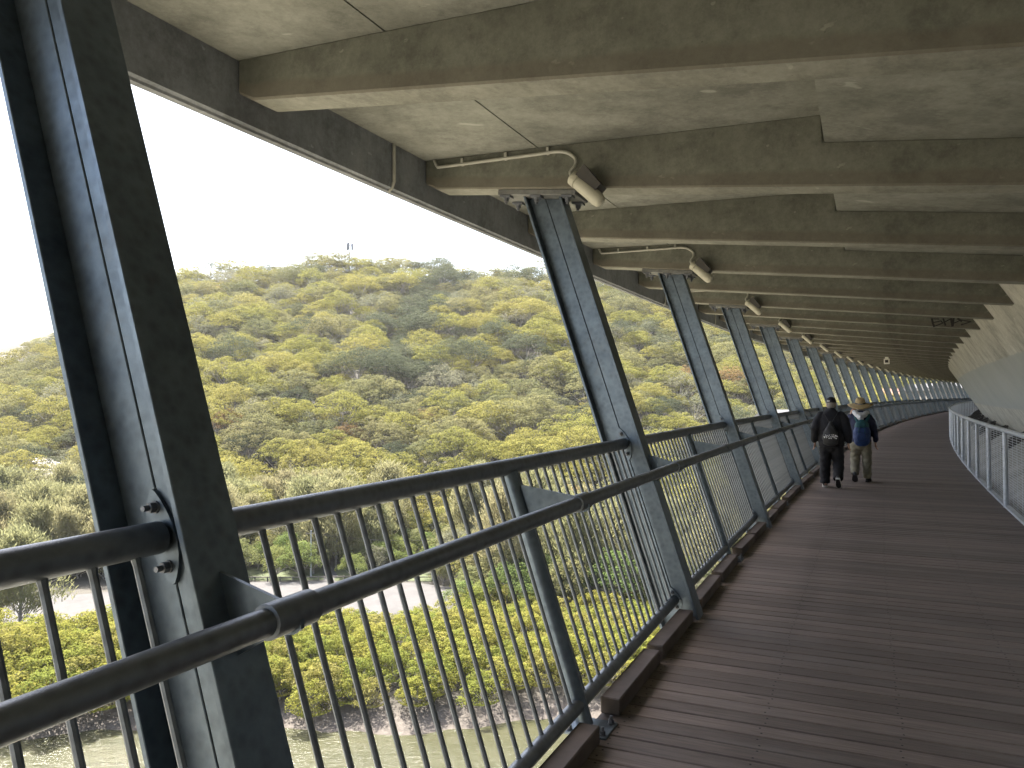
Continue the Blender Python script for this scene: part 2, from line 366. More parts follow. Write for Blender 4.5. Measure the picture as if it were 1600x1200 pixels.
# ---------------------------------------------------------------- boardwalk deck
def boardwalk():
    mb = MB(); tone = []; pco = []; pitch = .1345; a = -4.0; k = 0
    while a < 150:
        M = frame(a); w = pitch-.007; t = random.random(); off = random.uniform(-.012, .012); tilt = random.uniform(-.0012, .0012)
        n0 = len(mb.v); l1, l0 = -.03+off, -3.03+random.uniform(-.01, .01)
        b = .004
        sec = [(-w/2, -.04), (w/2, -.04), (w/2, -b), (w/2-b, tilt), (-w/2+b, -tilt), (-w/2, -b)]
        V = [M @ Vector((x, l, z)) for l in (l0, l1) for x, z in sec]
        F = [(0,1,2,3,4,5), (11,10,9,8,7,6)] + [(i, i+6, (i+1) % 6+6, (i+1) % 6) for i in range(6)]
        mb.add(V, F)
        for l in (l0, l1):
            for x, z in sec: tone.append(t); pco.append((x+k*1.37, l+k*7.1, z))
        if a < 26:
            for lj in (-.16, -.80, -1.42, -2.05, -2.68):
                for sx in (-.033, .033):
                    cx, cl = sx+random.uniform(-.006, .006), lj+random.uniform(-.012, .012); r_ = .0062
                    V = [M @ Vector((cx+r_*math.cos(q), cl+r_*math.sin(q), .0016)) for q in np.linspace(0, 2*math.pi, 7)[:-1]]
                    mb.add(V, [(0,5,4,3,2,1)], 1); tone += [t]*6; pco += [(0,0,0)]*6
        a += pitch; k += 1
    me = mb.mesh('boardwalk', [M_wood, M_groove])
    me.attributes.new('tone', 'FLOAT', 'POINT').data.foreach_set('value', tone)
    me.attributes.new('pco', 'FLOAT_VECTOR', 'POINT').data.foreach_set('vector', np.array(pco, np.float32).ravel())
    o = bpy.data.objects.new('boardwalk', me); link(o); tag(o, 'dark weathered hardwood boardwalk of crosswise planks curving under the bridge', 'boardwalk', kind='structure')
boardwalk()
o = sweep('walkway_frame', [(-.10, -.045), (-.10, -.20), (-3.0, -.20), (-3.0, -.045)], M_dark, -4, 150, 1.075, None)
tag(o, 'dark steel frame carrying the boardwalk planks from below', 'walkway frame', kind='structure')

# ---------------------------------------------------------------- struts
NS = 32
BW, DP, FT, WT = .18, .318, .020, .014
def sheared(mb, x0, x1, y0, y1, z0, z1, mi=0, ztop=None):
    ys = lambda y, z: y+LEAN*z
    lo = [(x0, ys(y0, z0), z0), (x1, ys(y0, z0), z0), (x1, ys(y1, z0), z0), (x0, ys(y1, z0), z0)]
    def top(y):
        zt = z1
        for _ in range(6): zt = zb(y+LEAN*zt)-.045
        return (y+LEAN*zt, zt)
    if z1 == 'top':
        z1 = 3.25; (ya, za), (yb, zc) = top(y0), top(y1)
        hi = [(x0, ya, za), (x1, ya, za), (x1, yb, zc), (x0, yb, zc)]
    else: hi = [(x0, ys(y0, z1), z1), (x1, ys(y0, z1), z1), (x1, ys(y1, z1), z1), (x0, ys(y1, z1), z1)]
    mb.hexa(lo, hi, mi)
def nut(mb, p, ax, r=.016, h=.022, wr=.024):
    p = Vector(p); ax = Vector(ax).normalized()
    mb.tube([p, p+ax*.005], wr, 14); mb.tube([p+ax*.005, p+ax*(.005+h)], r*1.12, 6); mb.tube([p+ax*(.005+h), p+ax*(.005+h+.018)], r*.6, 10)
def make_strut():
    root = empty('steel_strut')
    mb = MB(); z0 = -.42
    sheared(mb, -BW/2, BW/2, -DP/2, -DP/2+FT, z0, 'top'); sheared(mb, -BW/2, BW/2, DP/2-FT, DP/2, z0, 'top')
    g_ = .0025
    for y0, y1 in ((-DP/2+FT, -g_), (g_, DP/2-FT)): sheared(mb, -WT/2, WT/2, y0, y1, z0, 'top')
    sheared(mb, -WT/2+.004, WT/2-.004, -g_, g_, z0, 'top', 1)
    mb.build('column', [M_strut, M_groove], root, bevel=.003)
    # head plate bolted under the rib
    ang = math.atan(.113); cl = 1.10; T = Matrix.Translation((0, cl, zb(cl)-.024)) @ Matrix.Rotation(ang, 4, 'X')
    m2 = MB(); m2.box((0, 0, 0), (.30, .68, .042), T); m2.build('head_plate', M_plate, root, bevel=.004)
    for y in (-.27, .0, .27):
        for x in (-.12, .12):
            m3 = MB(); m3.box((x, y, -.032), (.075, .09, .016), T); nut(m3, T @ Vector((x, y, -.04)), T.to_3x3() @ Vector((0,0,-1)), .02, .026, .03)
            m3.build('bolt', M_bolt, root)
    # plates that take the rail ends, on both sides of the web
    for zc, hh in ((HR, .10), (.11, .07)):
        for sx in (-1, 1):
            m4 = MB(); n = 20; V = []
            for x in (WT/2, WT/2+.012):
                for k in range(n):
                    an = 2*math.pi*k/n; c_, s_ = math.cos(an), math.sin(an)
                    e = .052*c_*(1-.45*s_*s_)+0; v = hh*s_+.022*math.copysign(min(1, abs(s_)), s_)
                    V.append((sx*x, e+LEAN*(zc+v), zc+v))
            F = [tuple(range(n)), tuple(reversed(range(n, 2*n)))] + [(k, (k+1) % n, (k+1) % n+n, k+n) for k in range(n)]
            m4.add(V, F); pl = m4.build('rail_plate', M_strut, root)
            for dz in (-.76*hh, .76*hh):
                m5 = MB(); nut(m5, (sx*(WT/2+.012), LEAN*(zc+dz), zc+dz), (sx,0,0), .013, .018, .017); m5.build('bolt', M_bolt, pl)
    bracket(root, LEAN*1.12-DP/2+.004)
    return root
def bracket(root, y1):
    mb = MB(); t = .006
    pr = [(y1, 1.195), (y1, .985), (.06, 1.052), (-.005, 1.062), (-.028, 1.078), (-.028, 1.10), (.02, 1.135)]
    n = len(pr); V = [(x, y+.33*(z-1.1)*(1 if y == y1 else 0), z) for x in (-t, t) for y, z in pr]
    mb.add(V, [tuple(range(n)), tuple(reversed(range(n, 2*n)))] + [(k, (k+1) % n, (k+1) % n+n, k+n) for k in range(n)])
    mb.build('handrail_bracket', M_strut, root)
proto = make_strut()
struts = []
for i in range(-1, NS):
    o = proto if not struts else copy_tree(proto)
    o.matrix_world = frame(S*i); struts.append(o)
    k = i
    lab = 'blue-grey steel strut leaning outwards, ' + ('just behind the camera' if i < 0 else ('large and nearest to the camera' if i == 0 else ORD[i]+' from the camera along the boardwalk'))
    tag(o, lab, 'strut', 'leaning steel struts')

# ---------------------------------------------------------------- balustrade bays
LB = 4.3
def pk(y, z): return (y+LEAN*z)
def make_bay(fine=True):
    root = empty('balustrade_bay')
    x0, x1 = WT/2+.012, LB-WT/2-.012
    mb = MB(); mb.tube([(x0, LEAN*HR, HR), (x1, LEAN*HR, HR)], .0425, 18); mb.build('top_rail', M_rail, root, smooth=True)
    mb = MB(); mb.tube([(x0, LEAN*.11, .11), (x1, LEAN*.11, .11)], .036, 16); mb.build('bottom_rail', M_rail, root, smooth=True)
    xs = []
    for half in (0, 1):
        for k in range(17): xs.append(half*2.15+.098+k*(2.15-.196)/16)
    first = None
    allmb = MB()
    for x in xs:
        pts = [(x, LEAN*.13, .13), (x, LEAN*1.235, 1.235)]
        if not fine: allmb.tube(pts, 0.0105, 6, caps=False); continue
        if first is None:
            m = MB(); m.tube([(0, LEAN*.13, .13), (0, LEAN*1.235, 1.235)], 0.0105, 8, caps=False)
            m.tube([(0, LEAN*.135, .135), (0, LEAN*.155, .155)], [.014, 0.0105], 8, caps=False); m.tube([(0, LEAN*1.215, 1.215), (0, LEAN*1.24, 1.24)], [0.0105, .014], 8, caps=False)
            first = m.mesh('baluster', M_rail, True)
        b = bpy.data.objects.new('baluster', first); link(b, root); b.location = (x, 0, 0)
    if not fine: allmb.build('balusters', M_rail, root, smooth=True)
    mp = MB(); mp.tube([(2.15, LEAN*.012, .012), (2.15, LEAN*1.24, 1.24)], .042, 18)
    post = mp.build('mid_post', M_strut, root, smooth=True)
    m = MB(); m.box((2.15, -.012, .003), (.20, .24, .016)); m.build('base_plate', M_strut, post, bevel=.003)
    for sx in (-.07, .07):
        for sy in (-.095, .075):
            m = MB(); nut(m, (2.15+sx, -.012+sy, .011), (0,0,1), .013, .016, .018); m.build('bolt', M_bolt, post)
    bt = MB(); t = .006; y1 = LEAN*1.1-.035
    pr = [(y1+.03, 1.185), (y1-.03, .985), (.06, 1.052), (-.005, 1.062), (-.028, 1.078), (-.028, 1.10), (.02, 1.135)]
    n = len(pr); V = [(2.15+x, y, z) for x in (-t, t) for y, z in pr]
    bt.add(V, [tuple(range(n)), tuple(reversed(range(n, 2*n)))] + [(k, (k+1) % n, (k+1) % n+n, k+n) for k in range(n)])
    bt.build('handrail_bracket', M_strut, post)
    return root
bay_f = make_bay(True); bay_c = make_bay(False); used_f = used_c = False
for i in range(-1, NS-1):
    M, ln = chord(S*i, S*(i+1))
    fine = i < 9
    if fine: o = bay_f if not used_f else copy_tree(bay_f); used_f = True
    else: o = bay_c if not used_c else copy_tree(bay_c); used_c = True
    o.matrix_world = M @ Matrix.Diagonal((ln/LB, 1, 1, 1))
    lab = 'dark tubular balustrade bay with upright bars, ' + ('left of the nearest strut' if i < 0 else f'between the {ORD[i]} and {ORD[i+1]} struts')
    tag(o, lab, 'railing', 'balustrade bays between the struts')

# inner handrail
inv0 = P(0)
hr = tag(empty('handrail', Matrix.Translation(inv0)), 'long dark tubular handrail running inside the leaning balustrade', 'handrail')
mb = MB(); mb.tube([P(a, .015, 1.108)-inv0 for a in np.arange(-4.3, S*(NS-1)+.1, .5375)], .034, 16); mb.build('rail', M_rail, hr, smooth=True)
for n in range(-2, 2*NS-3):
    mb = MB(); a = 2.15*n
    mb.tube([P(a-.08, .015, 1.108)-inv0, P(a-.078, .015, 1.108)-inv0, P(a+.078, .015, 1.108)-inv0, P(a+.08, .015, 1.108)-inv0], [.037, .043, .043, .037], 16); mb.build('sleeve', M_rail, hr, smooth=True)

# kerb timbers: four per bay
KM = []
for v in range(4):
    mb = MB(); L_ = .86+.04*(v % 2)
    mb.box((0, 0, 0), (L_, .105, .085)); me = mb.mesh('kerb_timber', M_kerb); KM.append(me)
spots = [(.60, 'just past', 'strut'), (1.56, 'before the post beyond', 'strut'), (2.76, 'past the post beyond', 'strut'), (3.70, 'just before', 'strut')]
for i in range(-1, NS-1):
    for j, (dx, w, _) in enumerate(spots):
        o = bpy.data.objects.new('kerb_timber', KM[(j+i) % 4]); link(o)
        o.matrix_world = frame(S*i+dx, -.075+random.uniform(-.012, .012), .046) @ Matrix.Rotation(random.uniform(-.012, .012), 4, 'Z')
        b = o.modifiers.new('bevel', 'BEVEL'); b.width = .006; b.segments = 1
        if i < 0 and j < 3: lab = 'dark timber kerb block on the deck edge behind the nearest strut'; grp = 'kerb blocks behind the nearest strut'
        else: lab = f'dark timber kerb block on the deck edge {w} the {ORD[i] if j < 3 else ORD[i+1]} strut'; grp = 'timber kerb blocks along the deck edge'
        tag(o, lab, 'kerb block', grp)

# lights under the ribs, with their conduits
def make_light():
    root = empty('walkway_light')
    xf = -.06-rb/2
    A, B = Vector((xf-.10, .735, 3.315)), Vector((xf-.12, .505, 3.095)); d = (B-A).normalized()
    mb = MB(); mb.tube([A-d*.012, A, A+d*.05, A+d*.055], [.045, .058, .058, .050], 18); mb.build('cap', M_lamp, root, smooth=True)
    mb = MB(); ln = (B-A).length
    mb.tube([A+d*.055, A+d*.06, A+d*(ln-.04), A+d*(ln-.012), B+d*.004, B+d*.010], [.050, .055, .055, .049, .032, .006], 18); mb.build('lamp_body', M_lamp, root, smooth=True)
    mb = MB(); q = A+d*.02; e = A+d*(ln*.72); up = Vector((0, -d.z, d.y)); up = up if up.z > 0 else -up
    ys = [q+up*.03, e+up*.03, e+up*.10, q+up*.13]
    mb.hexa([(xf-.15, p.y, p.z) for p in ys], [(xf, p.y, p.z) for p in ys]); mb.build('wedge_bracket', M_dark, root)
    mb = MB(); zc = lambda l: zs(l)-.045
    pts = [(xf-.012, 2.02, zs(2.02)-.01), (xf-.016, 1.99, zc(1.99)-.02), (xf-.016, 1.94, zc(1.94)-.028)]
    pts += [(xf-.016, l, zc(l)-.028+.02*(1.94-l)/1.1) for l in (1.6, 1.3, 1.05)] + [(xf-.018, .90, zs(.9)-.055), (xf-.022, .81, zs(.8)-.075), (xf-.03, .745, zs(.7)-.125), (xf-.05, .735, 3.43), (xf-.08, .765, 3.37), A-d*.01]
    pts = [Vector(p) for p in pts]; sm = []
    for i in range(len(pts)-1):
        p0, p1, p2, p3 = pts[max(i-1,0)], pts[i], pts[i+1], pts[min(i+2, len(pts)-1)]
        for t in (0, .25, .5, .75):
            sm.append(.5*((2*p1)+(p2-p0)*t+(2*p0-5*p1+4*p2-p3)*t*t+(3*p1-p0-3*p2+p3)*t**3))
    sm.append(pts[-1]); mb.tube(sm, .014, 10); cd = mb.build('conduit', M_conduit, root, smooth=True)
    for l in (1.75, 1.35, .98):
        m = MB(); m.box((xf-.010, l, zc(l)-.012+.02*(1.94-l)/1.1), (.03, .022, .06)); m.build('saddle_clip', M_conduit, cd)
    return root
lp = make_light()
for i in range(1, NS):
    o = lp if i == 1 else copy_tree(lp)
    o.matrix_world = frame(S*i)
    tag(o, f'cream cylindrical light with curved conduit, above the {ORD[i]} strut', 'light', 'walkway lights under the ribs')
mb = MB(); mb.tube([(0, 2.11, zs(2.1)-.002), (0, 2.108, 3.36), (0, 2.13, 3.31), (0, 2.16, 3.288)], .014, 10); me = mb.mesh('drain_pipe', M_conduit, True)
for i in range(1, 12):
    o = bpy.data.objects.new('conduit_pipe', me); link(o); o.matrix_world = frame(S*i-.66)
    tag(o, f'thin pale conduit down the edge beam just before the {ORD[i]} strut', 'conduit', 'conduits on the edge beam')
# white boxed camera housing under a rib
ac = 2.15*14-.06
cam_t = empty('camera_housing', frame(ac, -1.0, zb(-1.0)))
mb = MB(); mb.box((-.02, 0, -.035), (.08, .11, .07)); mb.build('mount', M_white, cam_t)
mb = MB(); mb.box((-.03, 0, -.165), (.14, .19, .20)); bd = mb.build('housing', M_white, cam_t, bevel=.01)
mb = MB(); mb.box((-.103, 0, -.165), (.01, .11, .10)); mb.build('window', M_black, bd)
tag(cam_t, 'white square housing with black window hung under the ribs', 'camera')

# ---------------------------------------------------------------- mesh fence along the inner edge
fence = tag(empty('mesh_fence', Matrix.Translation(P(1.0, -W))), 'galvanised tube and wire mesh fence along the girder side of the boardwalk', 'fence')
finv = P(1.0, -W)
mbp = MB(); mbp.tube([(0,0,-.02), (0,0,HM-.01)], .034, 14); PM = mbp.mesh('post', M_galv, True)
FS = [1.0+2.15*n for n in range(-2, 66)]
mb = MB(); mb.tube([P(a, -W, HM)-finv for a in np.arange(FS[0], FS[-1]+.1, .5375)], .036, 14); tr = mb.build('top_rail', M_galv, fence, smooth=True)
o = sweep('bottom_angle', [(-W+.02, -.005), (-W-.05, -.005), (-W-.05, .035), (-W+.02, .03)], M_galv, FS[0], FS[-1], 1.075, None); o.name = 'bottom_angle'
for v in o.data.vertices: v.co -= finv
o.parent = fence
for i, a in enumerate(FS):
    o = bpy.data.objects.new('post', PM); link(o, fence); o.location = P(a, -W)-finv
for i in range(len(FS)-1):
    a0, a1 = FS[i], FS[i+1]; near = a0 < 45
    mb = MB(); zz = np.arange(.075, HM-.05, .036 if near else .05)
    p0, p1 = P(a0, -W-.03)-finv, P(a1, -W-.03)-finv; r_ = .0034
    d = (p1-p0).normalized(); nrm = Vector((d.y, -d.x, 0))
    for z in zz:
        if near: mb.tube([p0+Vector((0,0,z)), p1+Vector((0,0,z))], r_, 5, caps=False)
        else: mb.tube([p0+Vector((0,0,z)), p1+Vector((0,0,z))], r_, 3, caps=False)
    for x in np.linspace(.05, (p1-p0).length-.05, 6 if near else 4):
        q = p0+d*x; mb.tube([q+Vector((0,0,.06))+nrm*.004, q+Vector((0,0,HM-.04))+nrm*.004], r_, 4, caps=False)
    mb.build('wire_mesh', M_galv, fence)

# ---------------------------------------------------------------- people
def cloth(name, col, rough=.85, var=.25, scale=14): return plain(name, col, rough, var=var, scale=scale, bmp=.3)
M_skin = plain('skin', (.46,.27,.19), .55, var=.08)
M_navyblack = cloth('black_jacket', (.007,.007,.011)); M_trouser = cloth('black_trousers', (.007,.007,.010))
M_navy = cloth('navy_jacket', (.018,.022,.055)); M_khaki = cloth('khaki_trousers', (.20,.185,.135))
M_straw = cloth('straw', (.42,.31,.16), .8, .2, 60); M_hood = cloth('white_hood', (.60,.60,.62))
M_blue = cloth('blue_nylon', (.009,.038,.15), .5); M_teal = cloth('teal_strap', (.008,.072,.085), .6)
M_sole = plain('white_sole', (.62,.60,.56), .6); M_shoe = cloth('black_shoe', (.02,.02,.022), .6); M_hair = cloth('grey_hair', (.22,.20,.18))
M_print = plain('white_print', (.62,.62,.62), .7)
def fuse(name, build, mat, parent, vox=.012, smooth=6, wrinkle=0):
    mb = MB(); build(mb); me = mb.mesh(name+'_src', mat)
    o = bpy.data.objects.new(name, me); C.objects.link(o)
    m = o.modifiers.new('r', 'REMESH'); m.mode = 'VOXEL'; m.voxel_size = vox; m.use_smooth_shade = True
    sm = o.modifiers.new('s', 'SMOOTH'); sm.iterations = smooth; sm.factor = .5
    dg = bpy.context.evaluated_depsgraph_get(); dg.update()
    nm = bpy.data.meshes.new_from_object(o.evaluated_get(dg)); o.modifiers.clear(); o.data = nm; nm.name = name
    bpy.data.meshes.remove(me)
    if not nm.materials: nm.materials.append(mat)
    if wrinkle:
        co = np.empty(len(nm.vertices)*3); nm.vertices.foreach_get('co', co); co = co.reshape(-1, 3)
        no = np.empty(len(nm.vertices)*3); nm.vertices.foreach_get('normal', no); no = no.reshape(-1, 3)
        w = np.sin(co[:,2]*62+np.sin(co[:,0]*23+co[:,1]*17)*2.2)*.5+np.sin(co[:,2]*31+co[:,0]*40+1.3)*.5
        nm.vertices.foreach_set('co', (co+no*(w*wrinkle)[:,None]).ravel()); nm.update()
    nm.polygons.foreach_set('use_smooth', [True]*len(nm.polygons))
    o.parent = parent; return o
def hand(mb, wrist, direction, side, curl=.5, out=(1,0,0)):
    w = Vector(wrist); d = Vector(direction).normalized(); s_ = (Vector(out) - d*Vector(out).dot(d)).normalized(); nrm = d.cross(s_)*side
    mb.loft([(w, .024, .02), (w+d*.045, .036, .017), (w+d*.085, .038, .015)], side=s_, n=12)
    for k, ln in enumerate((.066, .074, .07, .055)):
        b = w+d*.082+s_*(-.027+.018*k); k1 = b+d*ln*.45+nrm*curl*.012; k2 = k1+d*ln*.32+nrm*curl*.024; k3 = k2+d*ln*.12+nrm*curl*.028
        mb.tube([b, k1, k2, k3], [.0095, .009, .008, .006], 8)
    b = w+d*.03-s_*.028; mb.tube([b, b+d*.035-s_*.022+nrm*.008, b+d*.068-s_*.026+nrm*.016], [.011, .0105, .0075], 8)
def head(mb, c, tilt=0):
    c = Vector(c)
    mb.loft([(c+Vector((0,.022,-.085)), .045, .055), (c+Vector((0,.012,-.05)), .064, .08), (c, .074, .095), (c+Vector((0,-.004,.05)), .068, .088), (c+Vector((0,-.006,.08)), .045, .06)], n=18)
    f = c+Vector((0,.095,-.012)); mb.loft([(f+Vector((0,-.012,.03)), .009, .012), (f+Vector((0,.006,-.012)), .014, .016)], n=8)
    for s_ in (-1, 1): mb.loft([(c+Vector((s_*.075,-.004,-.03)), .008, .014), (c+Vector((s_*.079,-.008,.0)), .009, .02), (c+Vector((s_*.077,-.008,.025)), .007, .014)], n=8)
    mb.loft([(c+Vector((-.02,.09,-.052)), .006, .007), (c+Vector((.02,.09,-.052)), .006, .007)], side=(0,0,1), n=8)
def shoe(parent, heel, toe, up, nm='shoe', rim=True):
    h, t, u = Vector(heel), Vector(toe), Vector(up).normalized(); d = (t-h); ln = d.length; d.normalize(); u = (u-d*u.dot(d)).normalized(); s_ = d.cross(u)
    mb = MB(); mb.loft([(h+u*.05-d*.0, .034, .045), (h+d*ln*.25+u*.055, .040, .05), (h+d*ln*.55+u*.04, .043, .034), (h+d*ln*.82+u*.03, .045, .025), (h+d*ln*.98+u*.022, .03, .017)], side=s_, n=14)
    o = mb.build(nm, M_shoe, parent, smooth=True)
    mb = MB(); V = []
    outl = [(-.04,.0),(-.035,.03),(.08,.04),(.16,.048),(.24,.04),(.285,.0)]; outl = outl+[(x, -y) for x, y in reversed(outl[1:-1])]
    for z in (-.004, .024): V += [h+d*(x/.285*(ln+.02))+s_*y+u*z for x, y in outl]
    n = len(outl); mb.add(V, [tuple(range(n)), tuple(reversed(range(n, 2*n)))]+[(k, (k+1) % n, (k+1) % n+n, k+n) for k in range(n)])
    so = mb.build('sole', M_sole if rim else M_shoe, o, bevel=.004)
    m2 = MB(); V = [h+d*((x*.93+.008)/.285*(ln+.02))+s_*y*.9+u*z for z in (-.007, -.003) for x, y in outl]
    m2.add(V, [tuple(range(n)), tuple(reversed(range(n, 2*n)))]+[(k, (k+1) % n, (k+1) % n+n, k+n) for k in range(n)]); m2.build('outsole', M_shoe, o); return o, so

pf = empty('person', frame(13.36, -.578) @ Matrix.Rotation(R(-90), 4, 'Z'))     # local X right, Y forward
# rotate so +Y looks along the path
tag(pf, 'person in black jacket, trousers and cap walking away with a drawstring bag', 'person')
def man_body(mb):
    head(mb, (.0, .055, 1.475)); mb.loft([((0,.0,1.30), .055, .055), ((0,.045,1.43), .05, .055)])
    mb.loft([((0,0,.82), .15, .11), ((0,0,1.0), .15, .11), ((0,0,1.2), .17, .12), ((0,-.005,1.32), .12, .08)])
    for s_, kn, an in ((-1, (-.105,.05,.44), (-.11,.045,.09)), (1, (.10,.055,.43), (.105,-.17,.17))):
        mb.loft([((s_*.085,0,.84), .085, .09), (kn, .055, .058), ((Vector(kn)+Vector(an))/2, .05, .055), (an, .036, .04)])
        mb.loft([((s_*.17,-.0,1.29), .055, .06), ((s_*.255,-.04,1.04), .042, .045), ((s_*.275,.015,.82), .028, .03)])
        hand(mb, (s_*.277,.02,.815), (s_*.02,.12,-1), s_, .7, (0,1,0))
    for h_, t_ in (((-.11,.0,.06), (-.12,.17,.04)), ((.105,-.19,.2), (.11,-.05,.06))): mb.loft([(h_, .03, .03), (t_, .035, .02)])
fuse('body', man_body, M_skin, pf, .009, 3)
def man_jacket(mb):
    mb.loft([((0,-.005,.735), .215, .165), ((0,-.01,.83), .215, .165), ((0,-.015,1.0), .20, .16), ((0,-.02,1.17), .212, .155), ((0,-.02,1.275), .20, .125), ((0,-.01,1.345), .125, .095), ((0,.015,1.395), .075, .078)], round_ends=False, n=24)
    for s_ in (-1, 1):
        mb.loft([((s_*.15,-.015,1.29), .085, .085), ((s_*.215,-.03,1.20), .085, .09), ((s_*.265,-.045,1.04), .075, .08), ((s_*.285,-.01,.90), .062, .066), ((s_*.285,.01,.835), .056, .06)])
jk = fuse('jacket', man_jacket, M_navyblack, pf, .012, 5, .004)
def man_trousers(mb):
    mb.loft([((0,-.01,.93), .165, .125), ((0,-.01,.80), .185, .14), ((0,0,.72), .16, .12)])
    mb.loft([((-.095,0,.80), .105, .115), ((-.11,.04,.46), .095, .10), ((-.115,.045,.25), .09, .095), ((-.115,.04,.075), .085, .105)], round_ends=False)
    mb.loft([((.095,0,.80), .105, .115), ((.108,.05,.46), .098, .10), ((.112,-.05,.30), .092, .10), ((.112,-.135,.165), .082, .10)], round_ends=False)
fuse('trousers', man_trousers, M_trouser, pf, .012, 4, .006)
shoe(pf, (-.115,.01,.01), (-.13,.255,.01), (0,0,1)); shoe(pf, (.112,-.245,.16), (.118,-.06,.01), (0,.7,.75))
mb = MB(); c = Vector((0,.055,1.515))
mb.loft([(c, .083, .103), (c+Vector((0,0,.04)), .083, .103), (c+Vector((0,-.002,.08)), .066, .085), (c+Vector((0,-.004,.10)), .03, .04)], n=20, round_ends=False)
cap = mb.build('cap', M_navyblack, pf, smooth=60)
mb = MB(); V = [c+Vector((.078*math.cos(q), .07+.115*math.sin(q), z-.02*math.sin(q))) for z in (0,.008) for q in np.linspace(0, math.pi, 12)]
mb.add(V, [tuple(reversed(range(12))), tuple(range(12,24))]+[(k, k+1, k+13, k+12) for k in range(11)]); mb.build('peak', M_navyblack, cap)
mb = MB(); mb.box((0,0,0), (.05,.006,.018), Matrix.Translation(c+Vector((-.042,-.094,.03))) @ Matrix.Rotation(R(-25), 4, 'Z')); mb.build('cap_badge', M_print, cap)
mb = MB(); mb.loft([((0,.04,1.43), .068, .083), ((0,.045,1.47), .077, .096), ((0,.05,1.51), .079, .098)], n=18); mb.build('hair', M_hair, pf, smooth=True)
# drawstring bag on his back
bag = empty('drawstring_bag', pf.matrix_world @ Matrix.Translation((0,-.20,.98)))
tag(bag, 'small black drawstring bag with white print on the walker\'s back', 'bag')
def bagm(mb): mb.loft([((0,-.01,-.19), .12, .045), ((0,-.02,-.10), .135, .062), ((0,-.01,.02), .115, .055), ((-.0,.0,.12), .06, .03), ((0,.015,.19), .025, .018)], n=20)
fuse('sack', bagm, M_shoe, bag, .01, 3, .004)
for s_ in (-1, 1):
    mb = MB(); mb.tube([(s_*.015,.01,.17), (s_*.05,.02,.24), (s_*.105,.045,.33), (s_*.12,.09,.40)], .005, 6); mb.tube([(s_*.02,.0,.15), (s_*.085,.02,.02), (s_*.125,.01,-.15)], .004, 6); mb.build('cord', M_shoe, bag)
mb = MB(); rng = random.Random(3)
for row, (z, w) in enumerate(((-.035,.085), (-.06,.105), (-.085,.10))):
    x = -w
    while x < w:
        l = rng.uniform(.014,.03); y = -.074+.22*max(0, abs(x)-.02)**1.5*2+(.0 if row else .004)
        mb.box((x+l/2, y-.001, z+rng.uniform(-.006,.006)), (l, .006, rng.uniform(.009,.02))); x += l+rng.uniform(.004,.014)
mb.build('print', M_print, bag)

pw = empty('person', frame(14.57, -1.01) @ Matrix.Rotation(R(-90), 4, 'Z'))
tag(pw, 'person in straw hat, navy top and khaki trousers, one arm raised to the face', 'person')
def w_body(mb):
    head(mb, (0,.05,1.42)); mb.loft([((0,0,1.25), .048, .048), ((0,.035,1.38), .045, .05)])
    mb.loft([((0,0,.80), .14, .10), ((0,0,.95), .125, .095), ((0,0,1.15), .145, .105), ((0,0,1.27), .105, .07)])
    for s_, kn, an in ((1, (.10,.045,.42), (.10,.04,.09)), (-1, (-.095,.05,.42), (-.10,-.13,.14))):
        mb.loft([((s_*.08,0,.80), .08, .085), (kn, .052, .055), ((Vector(kn)+Vector(an))/2, .048, .052), (an, .034, .038)])
    mb.loft([((.15,0,1.24), .05, .05), ((.225,-.035,1.0), .04, .042), ((.25,.02,.77), .026, .028)]); hand(mb, (.252,.02,.765), (.03,.12,-1), 1, .7, (0,1,0))
    mb.loft([((-.15,0,1.24), .05, .05), ((-.255,.06,1.07), .04, .042), ((-.175,.17,1.27), .026, .028)]); hand(mb, (-.172,.172,1.275), (.45,.1,1), -1, .9, (-1,.2,0))
    for h_, t_ in (((.10,.0,.06), (.11,.17,.04)), ((-.10,-.15,.17), (-.105,-.02,.05))): mb.loft([(h_, .03, .03), (t_, .035, .02)])
fuse('body', w_body, M_skin, pw, .009, 3)
def w_jacket(mb):
    mb.loft([((0,-.005,.76), .185, .14), ((0,-.01,.9), .175, .135), ((0,-.015,1.1), .18, .135), ((0,-.015,1.21), .175, .115), ((0,-.005,1.29), .11, .085), ((0,.01,1.33), .07, .07)], round_ends=False, n=24)
    mb.loft([((.13,-.01,1.235), .075, .075), ((.195,-.025,1.13), .07, .075), ((.232,-.035,.99), .062, .066), ((.255,.0,.85), .052, .055), ((.257,.015,.79), .047, .05)])
    mb.loft([((-.13,-.01,1.235), .075, .075), ((-.20,.02,1.15), .07, .072), ((-.262,.06,1.065), .064, .066), ((-.23,.11,1.15), .054, .056), ((-.185,.16,1.245), .045, .048)])
fuse('jacket', w_jacket, M_navy, pw, .012, 5, .004)
def w_trousers(mb):
    mb.loft([((0,-.01,.86), .16, .12), ((0,-.01,.76), .175, .135), ((0,0,.68), .15, .115)])
    mb.loft([((.09,0,.76), .10, .11), ((.105,.035,.44), .085, .09), ((.105,.04,.25), .078, .085), ((.105,.035,.07), .075, .09)], round_ends=False)
    mb.loft([((-.09,0,.76), .10, .11), ((-.10,.045,.44), .087, .09), ((-.102,-.04,.28), .08, .088), ((-.103,-.115,.15), .072, .088)], round_ends=False)
fuse('trousers', w_trousers, M_khaki, pw, .012, 4, .007)
shoe(pw, (.105,.0,.01), (.135,.235,.01), (0,0,1), rim=False); shoe(pw, (-.103,-.215,.13), (-.105,-.05,.012), (0,.7,.75), rim=False)
mb = MB(); c = Vector((0,.045,1.475)); n = 32; prof = [(.225,-.024), (.17,-.012), (.12,.004), (.092,.012), (.088,.05), (.078,.095), (.055,.122), (.02,.115)]
V = []; 
